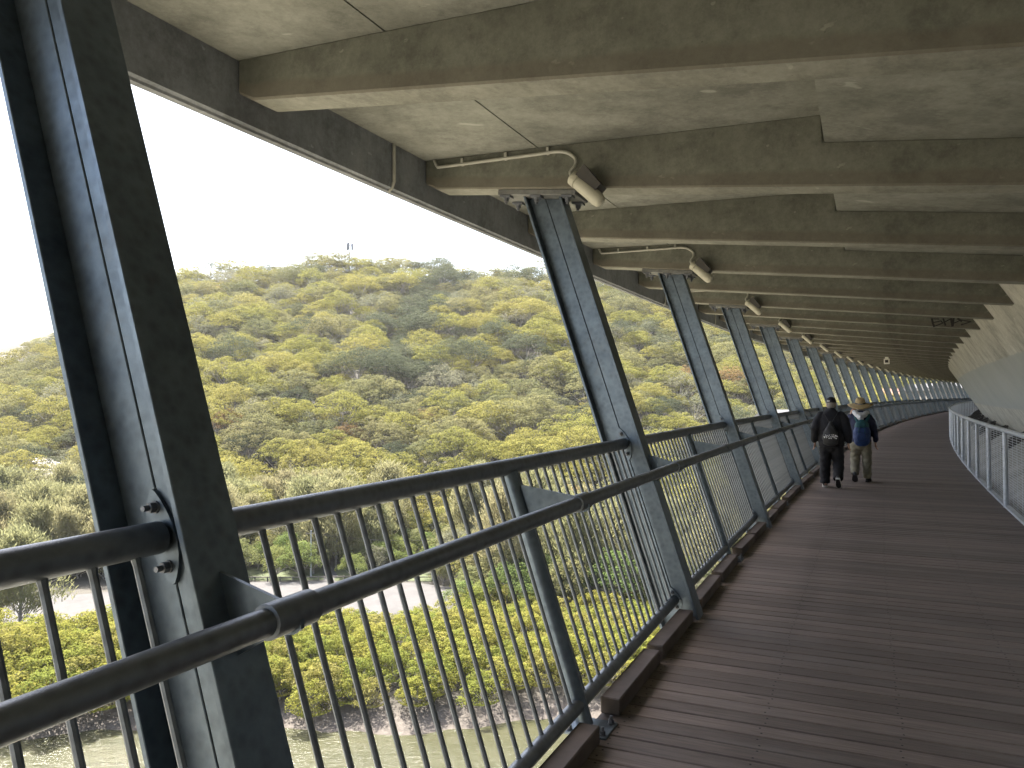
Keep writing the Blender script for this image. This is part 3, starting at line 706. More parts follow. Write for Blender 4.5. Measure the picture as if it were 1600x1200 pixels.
for r_, z in prof:
    for k in range(n):
        an = 2*math.pi*k/n; dz = .018*math.cos(2*an)*(r_/.2)**2 if r_ > .1 else 0
        V.append(c+Vector((r_*math.cos(an)*1.0, r_*1.06*math.sin(an), z+dz)))
F = [(i*n+k, i*n+(k+1) % n, (i+1)*n+(k+1) % n, (i+1)*n+k) for i in range(len(prof)-1) for k in range(n)]+[tuple((len(prof)-1)*n+k for k in range(n))]
Tq = Matrix.Translation(c) @ Matrix.Rotation(R(11), 4, 'X') @ Matrix.Translation(-c); V = [Tq @ v for v in V]
mb.add(V, F); hat = mb.build('straw_hat', M_straw, pw, smooth=60); so = hat.modifiers.new('t', 'SOLIDIFY'); so.thickness = .006
mb = MB(); mb.tube([Tq @ (c+Vector((0,0,.012))), Tq @ (c+Vector((0,0,.034)))], [.096, .094], 28, caps=False); mb.build('hat_band', M_black, hat, smooth=True)
mb = MB(); mb.loft([((0,.03,1.34), .06, .07), ((0,.03,1.40), .078, .095), ((0,.035,1.47), .08, .098)], n=18); mb.build('hair', M_hair, pw, smooth=True)
def hoodm(mb):
    mb.loft([((-.10,-.03,1.325), .045, .05), ((-.06,-.10,1.285), .055, .055), ((.01,-.135,1.24), .06, .07), ((.075,-.10,1.275), .055, .055), ((.11,-.03,1.32), .045, .05)], side=(0,0,1), n=16)
    mb.loft([((.0,-.12,1.29), .085, .045), ((.01,-.145,1.20), .06, .035), ((.015,-.14,1.15), .025, .02)], n=16)
fuse('hood', hoodm, M_hood, pw, .01, 4, .004)
bp = empty('backpack', pw.matrix_world @ Matrix.Translation((.03,-.215,.945)))
tag(bp, 'blue backpack with teal straps worn by the person in the straw hat', 'backpack')
def packm(mb): mb.loft([((0,0,-.20), .13, .075), ((0,-.01,-.10), .150, .095), ((0,-.005,.03), .145, .085), ((0,.01,.12), .12, .065)], n=24, power=2.8)
fuse('pack', packm, M_blue, bp, .011, 3, .003)
def lidm(mb): mb.loft([((0,.005,.10), .13, .078), ((0,.012,.17), .115, .066), ((0,.02,.205), .07, .045)], n=24, power=2.6)
fuse('lid', lidm, M_teal, bp, .01, 3)
for s_ in (-1, 1):
    mb = MB(); pts = [Vector(p) for p in ((s_*.07,.03,.19), (s_*.10,.075,.26), (s_*.115,.14,.325), (s_*.12,.21,.335), (s_*.13,.28,.27))]
    mb.loft([(p, .026, .008) for p in pts], side=(1,0,0), n=10, round_ends=False); mb.build('strap', M_teal, bp, smooth=60)
    mb = MB(); mb.tube([(s_*.05,-.10,-.12), (s_*.055,-.105,.02), (s_*.03,-.075,.14)], .006, 6); mb.build('lash_cord', M_teal, bp)
mb = MB(); mb.loft([((0,-.095,-.15), .08, .012), ((0,-.112,-.09), .09, .016), ((0,-.102,-.02), .075, .012)], n=16, power=3); mb.build('pocket', M_blue, bp, smooth=True)

# ---------------------------------------------------------------- land and water
WATER = -26.9
def wob(x): return 1.1*np.sin(x*.13+.5)+.7*np.sin(x*.31+1.)+.35*np.sin(x*.83)-4.2*np.exp(-((x+44)/9)**2)
PXK = [-600, 0, 100, 180, 270, 400, 550, 640, 700, 742, 780, 830, 1000, 1150, 1300, 1420, 1500, 1700, 2300]
EK = np.array([560, 512, 483, 452, 423, 408, 401, 406, 410, 421, 417, 412, 430, 470, 520, 560, 575, 590, 600])
EK = (630-EK)/FPX
YR = 352.
def smooth01(t): t = np.clip(t, 0, 1); return t*t*(3-2*t)
def terrain(x, y):
    x = np.asarray(x, float); y = np.asarray(y, float)
    e = np.interp(px_of(x, np.maximum(y, 70)), PXK, EK); Hr = e*YR+HC-8.6
    s = (y-140)/(YR-140); sc_ = np.clip(s, 0, 1)
    prof = sc_**1.08
    n1 = 2.6*np.sin(x*.045+1+y*.013)*np.sin(y*.035+.6)+1.5*np.sin(x*.11+y*.05)+.9*np.sin(y*.13-x*.07+2)
    gul = -6*np.exp(-((x-(-20+(y-200)*.02-18*np.sin((y-190)*.018)))/11)**2)*smooth01((y-170)/50)*(1-smooth01((y-320)/40))
    hill = (Hr+25)*prof+(n1+gul)*np.clip(sc_*4, 0, 1)*(1-.6*sc_)-np.clip(s-1, 0, 3)*55
    yb = y-wob(x)
    bank = -28.6+3.6*smooth01((yb-60)/17)      # river bed up to the flat
    z = np.where(y < 110, bank, -25.0)
    z = np.where(y >= 110, -25.0+np.where(s > 0, hill, 0), z)
    near = -28.6+4.6*smooth01((52-y)/26)+np.clip(10-y, 0, 200)*.05
    z = np.where(y < 58, np.maximum(near, -28.6), z)
    return z
xs = np.unique(np.concatenate([[-4000,-2500,-1500,-900,-650,-500,-420], np.arange(-360, -120, 7.), np.arange(-120, 80, 2.2), np.arange(80, 420, 8.), [450,520,650,900,1500,2500,4000]]))
ys = np.unique(np.concatenate([[-4000,-2000,-900,-400,-200], np.arange(-140, 50, 8.), np.arange(50, 130, 1.2), np.arange(130, 440, 4.), [460,500,560,700,1000,1800,4000]]))
GX, GY = np.meshgrid(xs, ys); GZ = terrain(GX, GY); GZ = np.maximum(GZ, -60)
fl = (GY > 58) & (GY < 93)
GZ = GZ+np.where(fl, .10*np.sin(GX*2.3+GY*1.1)*np.sin(GY*2.9-GX*.7)+.06*np.sin(GX*4.1)*np.sin(GY*3.7), 0)
nx, ny = len(xs), len(ys); V = np.stack([GX, GY, GZ], -1).reshape(-1, 3)
ii = (np.arange(ny-1)[:, None]*nx+np.arange(nx-1)[None]).ravel(); F = np.stack([ii, ii+1, ii+nx+1, ii+nx], -1)
m, nt, bs, L = new_mat('ground'); ge = nt.nodes.new('ShaderNodeNewGeometry'); sx = nt.nodes.new('ShaderNodeSeparateXYZ'); L.new(ge.outputs['Position'], sx.inputs[0])
a = noise_mix(nt, ge.outputs['Position'], .35, 8, .7); r1 = ramp(nt, [(.3, (.020,.018,.012)), (.55, (.036,.031,.021)), (.80, (.065,.056,.042))]); L.new(a.outputs[0], r1.inputs[0])
mud = noise_mix(nt, ge.outputs['Position'], 2.6, 7, .75); r2 = ramp(nt, [(.3, (.030,.024,.019)), (.5, (.070,.057,.045)), (.72, (.13,.112,.093))]); L.new(mud.outputs[0], r2.inputs[0])
zr = ramp(nt, [(0, 1.), (1, 0.)]); mr = N(nt, 'ShaderNodeMapRange'); L.new(sx.outputs[2], mr.inputs[0]); mr.inputs[1].default_value = -26.2; mr.inputs[2].default_value = -25.5; L.new(mr.outputs[0], zr.inputs[0])
c = mixc(nt, r1.outputs[0], r2.outputs[0], zr.outputs[0])
r3 = ramp(nt, [(.3, (.15,.135,.10)), (.7, (.22,.20,.155))]); L.new(mud.outputs[0], r3.inputs[0])  # unseen near bank, made pale sand to bounce sunlight up to the soffit
my = N(nt, 'ShaderNodeMapRange'); L.new(sx.outputs[1], my.inputs[0]); my.inputs[1].default_value = 56; my.inputs[2].default_value = 52
c = mixc(nt, c, r3.outputs[0], my.outputs[0])
L.new(c, bs.inputs['Base Color']); bs.inputs['Roughness'].default_value = .9; bump(nt, bs, mud.outputs[0], .6, .12)
me = quads_mesh('ground', V, m, F=F); me.polygons.foreach_set('use_smooth', [True]*len(me.polygons))
tag(link(bpy.data.objects.new('ground', me)), kind='structure')
# river
m, nt, bs, L = new_mat('river_water'); ge = nt.nodes.new('ShaderNodeNewGeometry')
mp = nt.nodes.new('ShaderNodeMapping'); L.new(ge.outputs['Position'], mp.inputs[0]); mp.inputs['Scale'].default_value = (.5, 1.4, 1)
a = noise_mix(nt, mp.outputs[0], .22, 6, .6); r = ramp(nt, [(.3, (.030,.031,.013)), (.7, (.048,.047,.024))]); L.new(a.outputs[0], r.inputs[0]); L.new(r.outputs[0], bs.inputs['Base Color'])
bs.inputs['Roughness'].default_value = .16; bs.inputs['IOR'].default_value = 1.33; bs.inputs['Specular IOR Level'].default_value = .3; w = noise_mix(nt, mp.outputs[0], 1.6, 6, .7); bump(nt, bs, w.outputs[0], .5, .25)
mb = MB(); mb.add([(-3000,38,WATER), (3000,38,WATER), (3000,72,WATER), (-3000,72,WATER)], [(0,1,2,3)])
tag(mb.build('river', m), kind='structure')
# gravel lot, lawn and track on the flat behind the mangroves
def sheet(name, pts, z, mat, kind='structure', seed=1):
    rg = random.Random(seed); out = []
    for i in range(len(pts)):
        p, q = Vector(pts[i]), Vector(pts[(i+1) % len(pts)]); k = max(1, int((q-p).length/1.2))
        for t in range(k):
            v = p.lerp(q, t/k); out.append((v.x+rg.uniform(-.3,.3), v.y+rg.uniform(-.3,.3), z))
    mb = MB(); mb.add(out, [tuple(range(len(out)))]); o = mb.build(name, mat)
    bm = bmesh.new(); bm.from_mesh(o.data); bmesh.ops.triangulate(bm, faces=bm.faces); bm.to_mesh(o.data); bm.free()
    return tag(o, kind=kind)
def G(px, y, z=-25.0): return ((px-800)/FPX*y, y)
def ynear(py, z=-25.0): return (HC-z)/((py-630)/FPX)
m_gravel, nt, bs, L = new_mat('gravel'); ge = nt.nodes.new('ShaderNodeNewGeometry'); a = noise_mix(nt, ge.outputs['Position'], .5, 9, .75)
r = ramp(nt, [(.3, (.040,.037,.035)), (.6, (.066,.062,.059)), (.8, (.030,.026,.023))]); L.new(a.outputs[0], r.inputs[0]); L.new(r.outputs[0], bs.inputs['Base Color']); bs.inputs['Roughness'].default_value = .95
m_lawn, nt, bs, L = new_mat('lawn'); ge = nt.nodes.new('ShaderNodeNewGeometry'); a = noise_mix(nt, ge.outputs['Position'], .8, 8, .75)
r = ramp(nt, [(.3, (.030,.040,.014)), (.6, (.055,.066,.022)), (.8, (.065,.058,.03))]); L.new(a.outputs[0], r.inputs[0]); L.new(r.outputs[0], bs.inputs['Base Color']); bs.inputs['Roughness'].default_value = .95
sheet('gravel_lot', [(-78,93), (-46,96), (-30,97.5), (-16,97), (-9,101), (-6.5,105), (-8.5,111), (-14,114.5), (-30,115.5), (-44,115), (-60,108), (-80,104)], -24.985, m_gravel, seed=2)
sheet('lawn', [(-50,115.6), (-30,116.2), (-12,115.2), (-12,120), (-20,127), (-30,128), (-44,125), (-54,120)], -24.975, m_lawn, 'stuff', 3)
sheet('track', [(-28.5,115.8), (-26.6,115.8), (-27.6,121), (-30,129), (-34,136), (-36,136), (-32,128), (-29.6,121)], -24.965, m_gravel, seed=4)

# ---------------------------------------------------------------- vegetation
def leaves(cent, norm, size, rng, asp=.62, jit=.55):
    n = len(cent); nn = norm+rng.normal(0, jit, (n, 3)); nn /= np.linalg.norm(nn, axis=1, keepdims=True)+1e-9
    t = np.cross(nn, rng.normal(0, 1, (n, 3))); t /= np.linalg.norm(t, axis=1, keepdims=True)+1e-9
    b = np.cross(nn, t); s = (size*rng.uniform(.6, 1.35, n))[:, None]
    return np.stack([cent-t*s, cent-b*s*asp, cent+t*s, cent+b*s*asp], 1).reshape(-1, 3)
def crown_pts(rng, R_, H_, z0, nc, nl, rc=(.22, .36), flat=.62, fill=.25, low=-.25, sep=.225):
    """domed crown made of many small domed sprays with gaps between; returns leaf centres, normals, spray centres"""
    Cs = []; tries = 0
    while len(Cs) < nc and tries < 4000:
        tries += 1
        u = math.sqrt(rng.random()); an = rng.random()*2*math.pi
        h = math.sqrt(max(0, 1-u*u)); lay = rng.choice([1., .72, .45], p=[.6, .27, .13])
        lob = 1+.16*math.sin(3*an+R_)+.10*math.sin(5*an+2*R_)
        p = np.array([R_*u*math.cos(an)*lob, R_*u*math.sin(an)*lob, z0+H_*h*lay*rng.uniform(.85, 1.06)])
        if all(np.linalg.norm((p-q)*[1,1,1.5]) > R_*sep for q in Cs): Cs.append(p)
    cc = []; nn = []
    for p in Cs:
        r = R_*rng.uniform(*rc); k = int(nl*(r/(R_*.29))**2)
        d = rng.normal(0, 1, (k, 3)); d /= np.linalg.norm(d, axis=1, keepdims=True)
        d[:, 2] = np.where(d[:, 2] < low, -d[:, 2], d[:, 2])
        rad = np.where(rng.random(k) < fill, rng.uniform(.3, .95, k), rng.uniform(.88, 1.06, k))
        cc.append(p+d*rad[:, None]*r*[1, 1, flat]); m = d*[.8, .8, 1.2]; nn.append(m)
    return np.concatenate(cc), np.concatenate(nn), Cs
def trunk_mesh(rng, Cs, z0, r0, lean=.3, nb=7, name='trunk'):
    mb = MB(); top = Vector((rng.uniform(-lean, lean), rng.uniform(-lean, lean), z0*.62))
    mid = top*.5+Vector((rng.uniform(-.15,.15), rng.uniform(-.15,.15), 0))
    mb.tube([(0,0,-.6), mid, top], [r0*1.15, r0*.85, r0*.7], 7)
    for p in (Cs[i] for i in rng.permutation(len(Cs))[:nb]):
        p = Vector(p); q = top.lerp(p, .5)+Vector((0,0,-.12*(p-top).length*rng.uniform(0,1.))); mb.tube([top-Vector((0,0,.2)), q, p], [r0*.55, r0*.32, r0*.1], 5)
    return mb
def gum(seed, R_, H_, z0, nc, nl, ls, mat, jl=.45, **kw):
    rng = np.random.default_rng(seed); c, n, Cs = crown_pts(rng, R_, H_, z0, nc, nl, **kw)
    V = leaves(c, n, ls, rng, jit=jl); crown = quads_mesh('crown', V, mat)
    return crown, trunk_mesh(rng, Cs, z0, .2, nb=9).mesh('trunk', M_bark)
def she_oak(seed, R_, H_, mat):
    rng = np.random.default_rng(seed); mb = MB(); V = []; top = H_; Cs = []
    mb.tube([(0,0,-.5), (rng.uniform(-.3,.3), rng.uniform(-.3,.3), H_*.5), (0,0,H_*.96)], [.17, .12, .03], 6)
    for k in range(150):
        t = rng.random()**.8; z = H_*(.2+.78*t); an = rng.random()*6.283
        env = R_*(1.05-.7*t**1.8)*(1+.34*math.sin(2*an+seed+3*t)+.30*math.sin(5*an+seed*2+6*t))
        r = env*math.sqrt(rng.uniform(.08, 1.1)); p = np.array([r*math.cos(an), r*math.sin(an), z+r*.22])
        if k % 3 == 0: mb.tube([(0,0,max(.5, z-r*.9)), tuple(p*[.5,.5,1]-[0,0,r*.25]), tuple(p*[1.08,1.08,1.03])], [.05, .03, .012], 4)
        m = 52; cen = p+rng.normal(0, 1, (m, 3))*[.42, .42, .46]
        ax = np.stack([rng.normal(0,.5,m), rng.normal(0,.5,m), np.ones(m)], 1)+(p*[1,1,0]/max(r,.3)*.5)
        ax /= np.linalg.norm(ax, axis=1, keepdims=True); sd = np.cross(ax, rng.normal(0,1,(m,3))); sd /= np.linalg.norm(sd, axis=1, keepdims=True)
        ln = rng.uniform(.14, .3, m)[:, None]; w = .055
        V.append(np.stack([cen-ax*ln-sd*w, cen-ax*ln+sd*w, cen+ax*ln+sd*w*.4, cen+ax*ln-sd*w*.4], 1).reshape(-1, 3))
    return quads_mesh('crown', np.concatenate(V), mat), mb.mesh('trunk', M_bark)
PROT = {}
def proto_set(kind, items): PROT[kind] = items
GUMS = []      # (crown, trunk, word, colour word)
for i, (mat, word) in enumerate([(M_gumY,'yellow-green'), (M_gumO,'olive'), (M_gumY,'yellow-green'), (M_gumO,'olive'), (M_gumG,'grey-green'), (M_gumD,'dark green'), (M_gumR,'rusty orange'), (M_gumO,'olive'), (M_gumY,'yellow-green')]):
    sparse = word == 'grey-green'
    GUMS.append(gum(100+i, 4.2+.35*(i % 3), 4.4+.6*(i % 2), 3.6+.7*(i % 3), 56 if not sparse else 38, 110 if not sparse else 60, .135, mat, rc=(.18, .27), flat=.66 if not sparse else .75, fill=.06, low=-.1, jl=.3)+(word,))
MANG = []
for i in range(4):
    rng = np.random.default_rng(300+i); c, n, Cs = crown_pts(rng, 2.1+.2*(i % 2), 2.2+.3*(i % 3), 1.0, 46, 105, rc=(.16, .25), flat=.8, fill=.08, low=-.4, sep=.2)
    # skirts of leaves nearly to the mud
    d = rng.normal(0, 1, (900, 3)); d /= np.linalg.norm(d, axis=1, keepdims=True); d[:,2] = -abs(d[:,2])*.5
    c = np.concatenate([c, d*[2.0,2.0,1.0]+[0,0,1.25]]); n = np.concatenate([n, d*[1,1,.3]+[0,0,.3]])
    MANG.append((quads_mesh('crown', leaves(c, n, .085, rng, .66, .35), M_mang), trunk_mesh(rng, Cs, 1.6, .09, nb=9).mesh('trunk', M_bark), 'yellow-green'))
SHRUB = []
for i, mat in enumerate((M_shrub, M_shrub, M_gumO, M_gumG)):
    SHRUB.append(gum(400+i, 2.6+.3*(i % 2), 3.4, 2.0, 44, 80, .115, mat, flat=.85, fill=.2, low=-.5)+(('bright green','bright green','olive','grey-green')[i],))
OAKS = [she_oak(500+i, 2.7+.35*i, 9.5+1.2*i, M_oak)+('grey-green',) for i in range(3)]

def visible(x, y): return 28 < y and -40 < px_of(x, y) < 1540
def plant(name, item, x, y, z, sc_, label, cat, group, sq=1.0):
    o = empty(name); o.location = (x, y, z); o.rotation_euler = (0, 0, random.random()*6.283); o.scale = (sc_*sq, sc_*sq, sc_)
    for nm, me in (('crown', item[0]), ('trunk', item[1])): link(bpy.data.objects.new(nm, me), o)
    tag(o, label, cat, group)
def zone(x, y):
    p = float(px_of(x, y))
    if p < 150: return 'left of the nearest strut'
    if p < 340: return 'right beside the nearest strut'
    if p < 560: return 'at the left between the two nearest struts'
    if p < 760: return 'midway between the two nearest struts'
    if p < 930: return 'just left of the second strut'
    if p < 1100: return 'between the second and third struts'
    if p < 1190: return 'between the third and fourth struts'
    return 'beyond the fourth strut'
def scatter(x0, x1, y0, y1, d, seed, ok=lambda x, y: True, jit=.38):
    rg = random.Random(seed); out = []; y = y0; r = 0
    while y < y1:
        x = x0+(r % 2)*d*.5
        while x < x1:
            a, b = x+rg.uniform(-jit, jit)*d, y+rg.uniform(-jit, jit)*d
            if ok(a, b): out.append((a, b))
            x += d
        y += d*.87; r += 1
    return out
lot = [(-80,93), (-46,96), (-30,97.5), (-16,97), (-9,101), (-6.5,105), (-8.5,111), (-14,114.5), (-30,115.5), (-80,116)]
def inside(poly, x, y):
    c = False
    for i in range(len(poly)):
        (x1, y1), (x2, y2) = poly[i-1], poly[i]
        if (y1 > y) != (y2 > y) and x < (x2-x1)*(y-y1)/(y2-y1)+x1: c = not c
    return c
# mangroves on the mud bank
def mang_ok(x, y):
    p = px_of(x, y); yb = y-float(wob(x))
    back = np.interp(p, [0, 200, 300, 500, 640, 700, 860, 1000, 1300], [82, 85, 88, 91, 93, 97, 108, 112, 112])
    return visible(x, y) and yb > 69.3 and y < back
for x, y in scatter(-62, 30, 68, 112, 3.0, 21, mang_ok):
    p = float(px_of(x, y)); sc_ = random.uniform(.82, 1.12)*(1.32 if p < 250 and y < 86 else 1.0)*(1.0 if y < 88 else .85)
    row = 'at the water\'s edge' if y-wob(x) < 74 else ('behind the front row' if y < 86 else 'towards the gravel lot')
    if sc_ > 1.2: row = 'in the big clump on the mud spit'
    g_ = f'mangroves {row}, {zone(x, y)}'
    plant('mangrove_bush', random.choice(MANG), x, y, float(terrain(x, y))-.1, sc_, f'leafy yellow-green mangrove {row}, {zone(x, y)}', 'mangrove', g_)
# she-oaks to the left, shrubs and small trees around the flat
def oak_ok(x, y):
    p = px_of(x, y); return visible(x, y) and ((p < 330 and y > 88+max(0, p)*.02) or (y > 124 and p < 620)) and not inside(lot, x, y)
def oak2(x, y): return visible(x, y) and px_of(x, y) > 720 and y > 100
for x, y in scatter(-110, -14, 92, 146, 4.4, 31, oak_ok)+scatter(-8, 60, 104, 150, 8.5, 32, oak2):
    if inside([(-54,92), (-8,92), (-8,127), (-54,120)], x, y): continue
    sc_ = random.uniform(.75, 1.3)
    if random.random() < .28:
        k = random.choice([0, 1, 4, 8]); plant('gum_tree', GUMS[k], x, y, float(terrain(x, y))-.3, sc_*.68, f'young {GUMS[k][2]} gum among the she-oaks, {zone(x, y)}', 'tree', f'young {GUMS[k][2]} gums, {zone(x, y)}'); continue
    plant('she_oak', random.choice(OAKS), x, y, float(terrain(x, y)), sc_, f'feathery grey-green she-oak on the river flat, {zone(x, y)}', 'tree', 'she-oaks, '+zone(x, y))
def shr_ok(x, y):
    p = px_of(x, y)
    if not visible(x, y) or inside(lot, x, y): return False
    if inside([(-50,115), (-12,115), (-16,122), (-44,122)], x, y): return random.random() < .3
    if abs(x-(-28.5-(y-121)*.45)) < 1.8 and y < 134: return False
    return y > 116 or (p > 690 and y > 98)
spare = []
for q_, (x, y) in enumerate(sorted(scatter(-110, 62, 96, 148, 3.9, 41, shr_ok), key=lambda q: q[1])):
    if q_ >= 290: spare.append((x, y)); continue
    it = random.choice(SHRUB); sc_ = random.uniform(.55, 1.15)*(1.15 if px_of(x, y) > 700 else .9)
    plant('shrub', it, x, y, float(terrain(x, y))-.2, sc_, f'{it[2]} bushy shrub on the river flat, {zone(x, y)}', 'shrub', f'{it[2]} shrubs, {zone(x, y)}')
# gum forest over the hillside: the nearest as trees, the rest as one wood
pts = scatter(-190, 215, 139, 368, 6.5, 51, lambda x, y: -260 < px_of(x, y) < 1720 and not (58 < px_of(x, y) < 112 and 150 < y < 189), .45)
pts.sort(key=lambda q: q[1])
def pick(x, y):
    nse = math.sin(x*.06+y*.031)+math.sin(y*.075-x*.04+1)+math.sin(x*.021-y*.05+2.2)
    gx = -20+(y-200)*.02-18*math.sin((y-190)*.018)
    if abs(x-gx) < 9+3*math.sin(y*.1) and 200 < y < 350 and random.random() < .75: return 5
    r = random.random()
    if r < .012: return 6
    if r < .16: return 4
    if r < .22: return 5
    if nse > .5-.006*(250-y): return random.choice([0, 2, 8])
    return random.choice([1, 3, 7, 0, 8])
far = [(x, y, float(terrain(x, y))-.2, random.uniform(.6, 1.05), 1., 11+random.randrange(4), random.random()*6.283) for x, y in spare]; cnt = 0
for x, y in pts:
    k = pick(x, y); z = float(terrain(x, y)); sc_ = random.choice([random.uniform(.68, 1.0), random.uniform(.9, 1.4)]); sq = random.uniform(.9, 1.15)
    if cnt < 230 and visible(x, y):
        cnt += 1; w = GUMS[k][2]; hz = 'low on the hillside' if y < 165 else 'partway up the hillside'
        plant('gum_tree', GUMS[k], x, y, z-.3, sc_, f'{w} domed gum {hz}, {zone(x, y)}', 'tree', f'{w} gums {hz}, {zone(x, y)}', sq)
    else: far.append((x, y, z-.3, sc_, sq, k, random.random()*6.283))
# understorey between the trunks belongs to the wood
UNDER = [gum(700+i, 2.3, 2.0, .5, 26, 52, .14, m_, flat=.85, fill=.2, low=-.3)+('under',) for i, m_ in enumerate((M_gumG, M_gumO))]
for x, y in scatter(-190, 215, 140, 366, 5.0, 61, lambda x, y: -260 < px_of(x, y) < 1720 and not (58 < px_of(x, y) < 112 and 150 < y < 189), .45):
    far.append((x, y, float(terrain(x, y))-.2, random.uniform(.6, 1.25), random.uniform(.8, 1.2), len(GUMS)+random.randrange(2), random.random()*6.283))
# the far wood: one object
tc = bpy.data.collections.new('forest_trees')
for k, (cm, tm, w) in enumerate(GUMS+UNDER+SHRUB):
    bm = bmesh.new(); me = bpy.data.meshes.new('tree_variant'); bm.from_mesh(cm)
    n0 = len(bm.faces); bm.from_mesh(tm); bm.faces.ensure_lookup_table()
    for f in bm.faces[n0:]: f.material_index = 1
    bm.to_mesh(me); bm.free(); me.materials.append(cm.materials[0]); me.materials.append(M_bark)
    o = bpy.data.objects.new(f'variant_{k:02d}', me); tc.objects.link(o)
me = bpy.data.meshes.new('forest'); me.from_pydata([f_[:3] for f_ in far], [], [])
for nm, ty, vals in (('scl', 'FLOAT_VECTOR', [c for f_ in far for c in (f_[3]*f_[4], f_[3]*f_[4], f_[3])]), ('rot', 'FLOAT_VECTOR', [c for f_ in far for c in (0, 0, f_[6])])):
    me.attributes.new(nm, ty, 'POINT').data.foreach_set('vector', vals)
me.attributes.new('var', 'INT', 'POINT').data.foreach_set('value', [f_[5] for f_ in far])
fo = link(bpy.data.objects.new('forest', me))
ng = bpy.data.node_groups.new('forest_scatter', 'GeometryNodeTree')
ng.interface.new_socket('Geometry', in_out='INPUT', socket_type='NodeSocketGeometry'); ng.interface.new_socket('Geometry', in_out='OUTPUT', socket_type='NodeSocketGeometry')
gi, go = ng.nodes.new('NodeGroupInput'), ng.nodes.new('NodeGroupOutput')
ci = ng.nodes.new('GeometryNodeCollectionInfo'); ci.inputs[0].default_value = tc; ci.inputs[1].default_value = True; ci.inputs[2].default_value = True
ip = ng.nodes.new('GeometryNodeInstanceOnPoints'); ip.inputs['Pick Instance'].default_value = True
def na(nm, ty):
    n = ng.nodes.new('GeometryNodeInputNamedAttribute'); n.data_type = ty; n.inputs[0].default_value = nm; return n.outputs[0]
mp_ = ng.nodes.new('GeometryNodeMeshToPoints'); ng.links.new(gi.outputs[0], mp_.inputs[0]); ng.links.new(mp_.outputs[0], ip.inputs['Points'])
ng.links.new(ci.outputs[0], ip.inputs['Instance']); ng.links.new(na('var', 'INT'), ip.inputs['Instance Index'])
ng.links.new(na('rot', 'FLOAT_VECTOR'), ip.inputs['Rotation']); ng.links.new(na('scl', 'FLOAT_VECTOR'), ip.inputs['Scale']); ng.links.new(ip.outputs[0], go.inputs[0])
md = fo.modifiers.new('scatter', 'NODES'); md.node_group = ng
tag(fo, kind='stuff')
print('gums', cnt, 'far', len(far))

# ---------------------------------------------------------------- things in the valley
M_log = plain('log_timber', (.10,.085,.07), .85, var=.3); M_rock = concrete('sandstone', (.22,.20,.18), (.40,.37,.33), stain=(.09,.08,.07))
lf = tag(empty('log_fence', Matrix.Translation((-30, 115.7, -25))), 'low dark log fence along the back of the pale gravel lot', 'fence')
fx = [-20+1.9*k for k in range(22)]
mp1 = MB(); mp1.tube([(0,0,-.1), (0,0,.75)], .09, 7); pm = mp1.mesh('post', M_log)
for i, x in enumerate(fx):
    o = link(bpy.data.objects.new('post', pm), lf); o.location = (x, .25*math.sin(x*.3), 0)
mb = MB(); mb.tube([(x, .25*math.sin(x*.3), .62) for x in fx], .075, 7); mb.build('rail', M_log, lf)
def rock(rng, r, name='boulder'):
    bm = bmesh.new(); bmesh.ops.create_icosphere(bm, subdivisions=2, radius=r)
    for v in bm.verts:
        d = v.co.normalized(); k = 1+.25*math.sin(d.x*3+rng[0])+.2*math.sin(d.y*4+rng[1])+.15*math.sin(d.z*5+rng[2]); v.co = Vector((round(d.x*k*3)/3*r*.35+d.x*k*r*.65, d.y*k*r, d.z*k*r*.6))
    me = bpy.data.meshes.new(name); bm.to_mesh(me); bm.free(); me.materials.append(M_rock); return me
RK = [rock((i*1.7, i*2.3+1, i*.9), 1.3) for i in range(4)]
rk = random.Random(5)
for i in range(26):
    t = rk.random(); px_, y = 84-t*12+rk.uniform(-14, 14), 165+t*22+rk.uniform(-3, 3); x = (px_-800)/FPX*y
    o = link(bpy.data.objects.new('boulder', RK[i % 4])); s_ = rk.uniform(.6, 1.8); o.location = (x, y, float(terrain(x, y))+1.0+.9*s_); o.scale = (s_*1.2, s_, s_); o.rotation_euler = (rk.uniform(-.4,.4), rk.uniform(-.4,.4), rk.random()*6)
    tag(o, 'weathered sandstone boulder in the rockfall on the hillside left of the nearest strut', 'boulder', 'boulders of the rockfall left of the nearest strut')
# light pole and wires by the lot
M_pole = plain('pole', (.36,.36,.34), .7)
x, y = G(487, 118); po = tag(empty('light_pole', Matrix.Translation((x, y, -25))), 'plain grey pole with wires behind the gravel lot', 'pole')
mb = MB(); mb.tube([(0,0,-.2), (0,0,7.2)], [.13, .08], 9); mb.build('shaft', M_pole, po, smooth=True)
mb = MB(); mb.box((0,0,6.7), (1.5,.1,.1)); mb.build('crossarm', M_log, po)
x2, y2 = G(760, 126); px2 = tag(empty('wire_pole', Matrix.Translation((x2, y2, -25))), 'dark timber wire pole among the green shrubs', 'pole')
mb = MB(); mb.tube([(0,0,-.2), (0,0,5.2)], [.14, .10], 9); mb.build('shaft', M_log, px2, smooth=True); mb = MB(); mb.box((0,0,4.9), (1.4,.1,.1)); mb.build('crossarm', M_log, px2)
for k, off in enumerate((-.6, .6)):
    p, q = Vector((x+off, y, -25+6.78)), Vector((x2+off, y2, -25+4.98)); mb = MB()
    mb.tube([p.lerp(q, t)-Vector((0,0,1.0*4*t*(1-t))) for t in np.linspace(0, 1, 14)], .018, 5); w = mb.build('overhead_wire', M_black)
    tag(w, f"{'left' if k == 0 else 'right'} thin wire of the pair strung between the two poles behind the gravel lot", 'wire')
sp_x, sp_y = G(412, 119.5); mb = MB(); mb.tube([(0,0,-.1), (0,0,2.5)], .035, 7); sp = mb.build('sign_post', M_log); sp.location = (sp_x, sp_y, -25); tag(sp, 'thin dark post standing on the lawn beside the track', 'post')
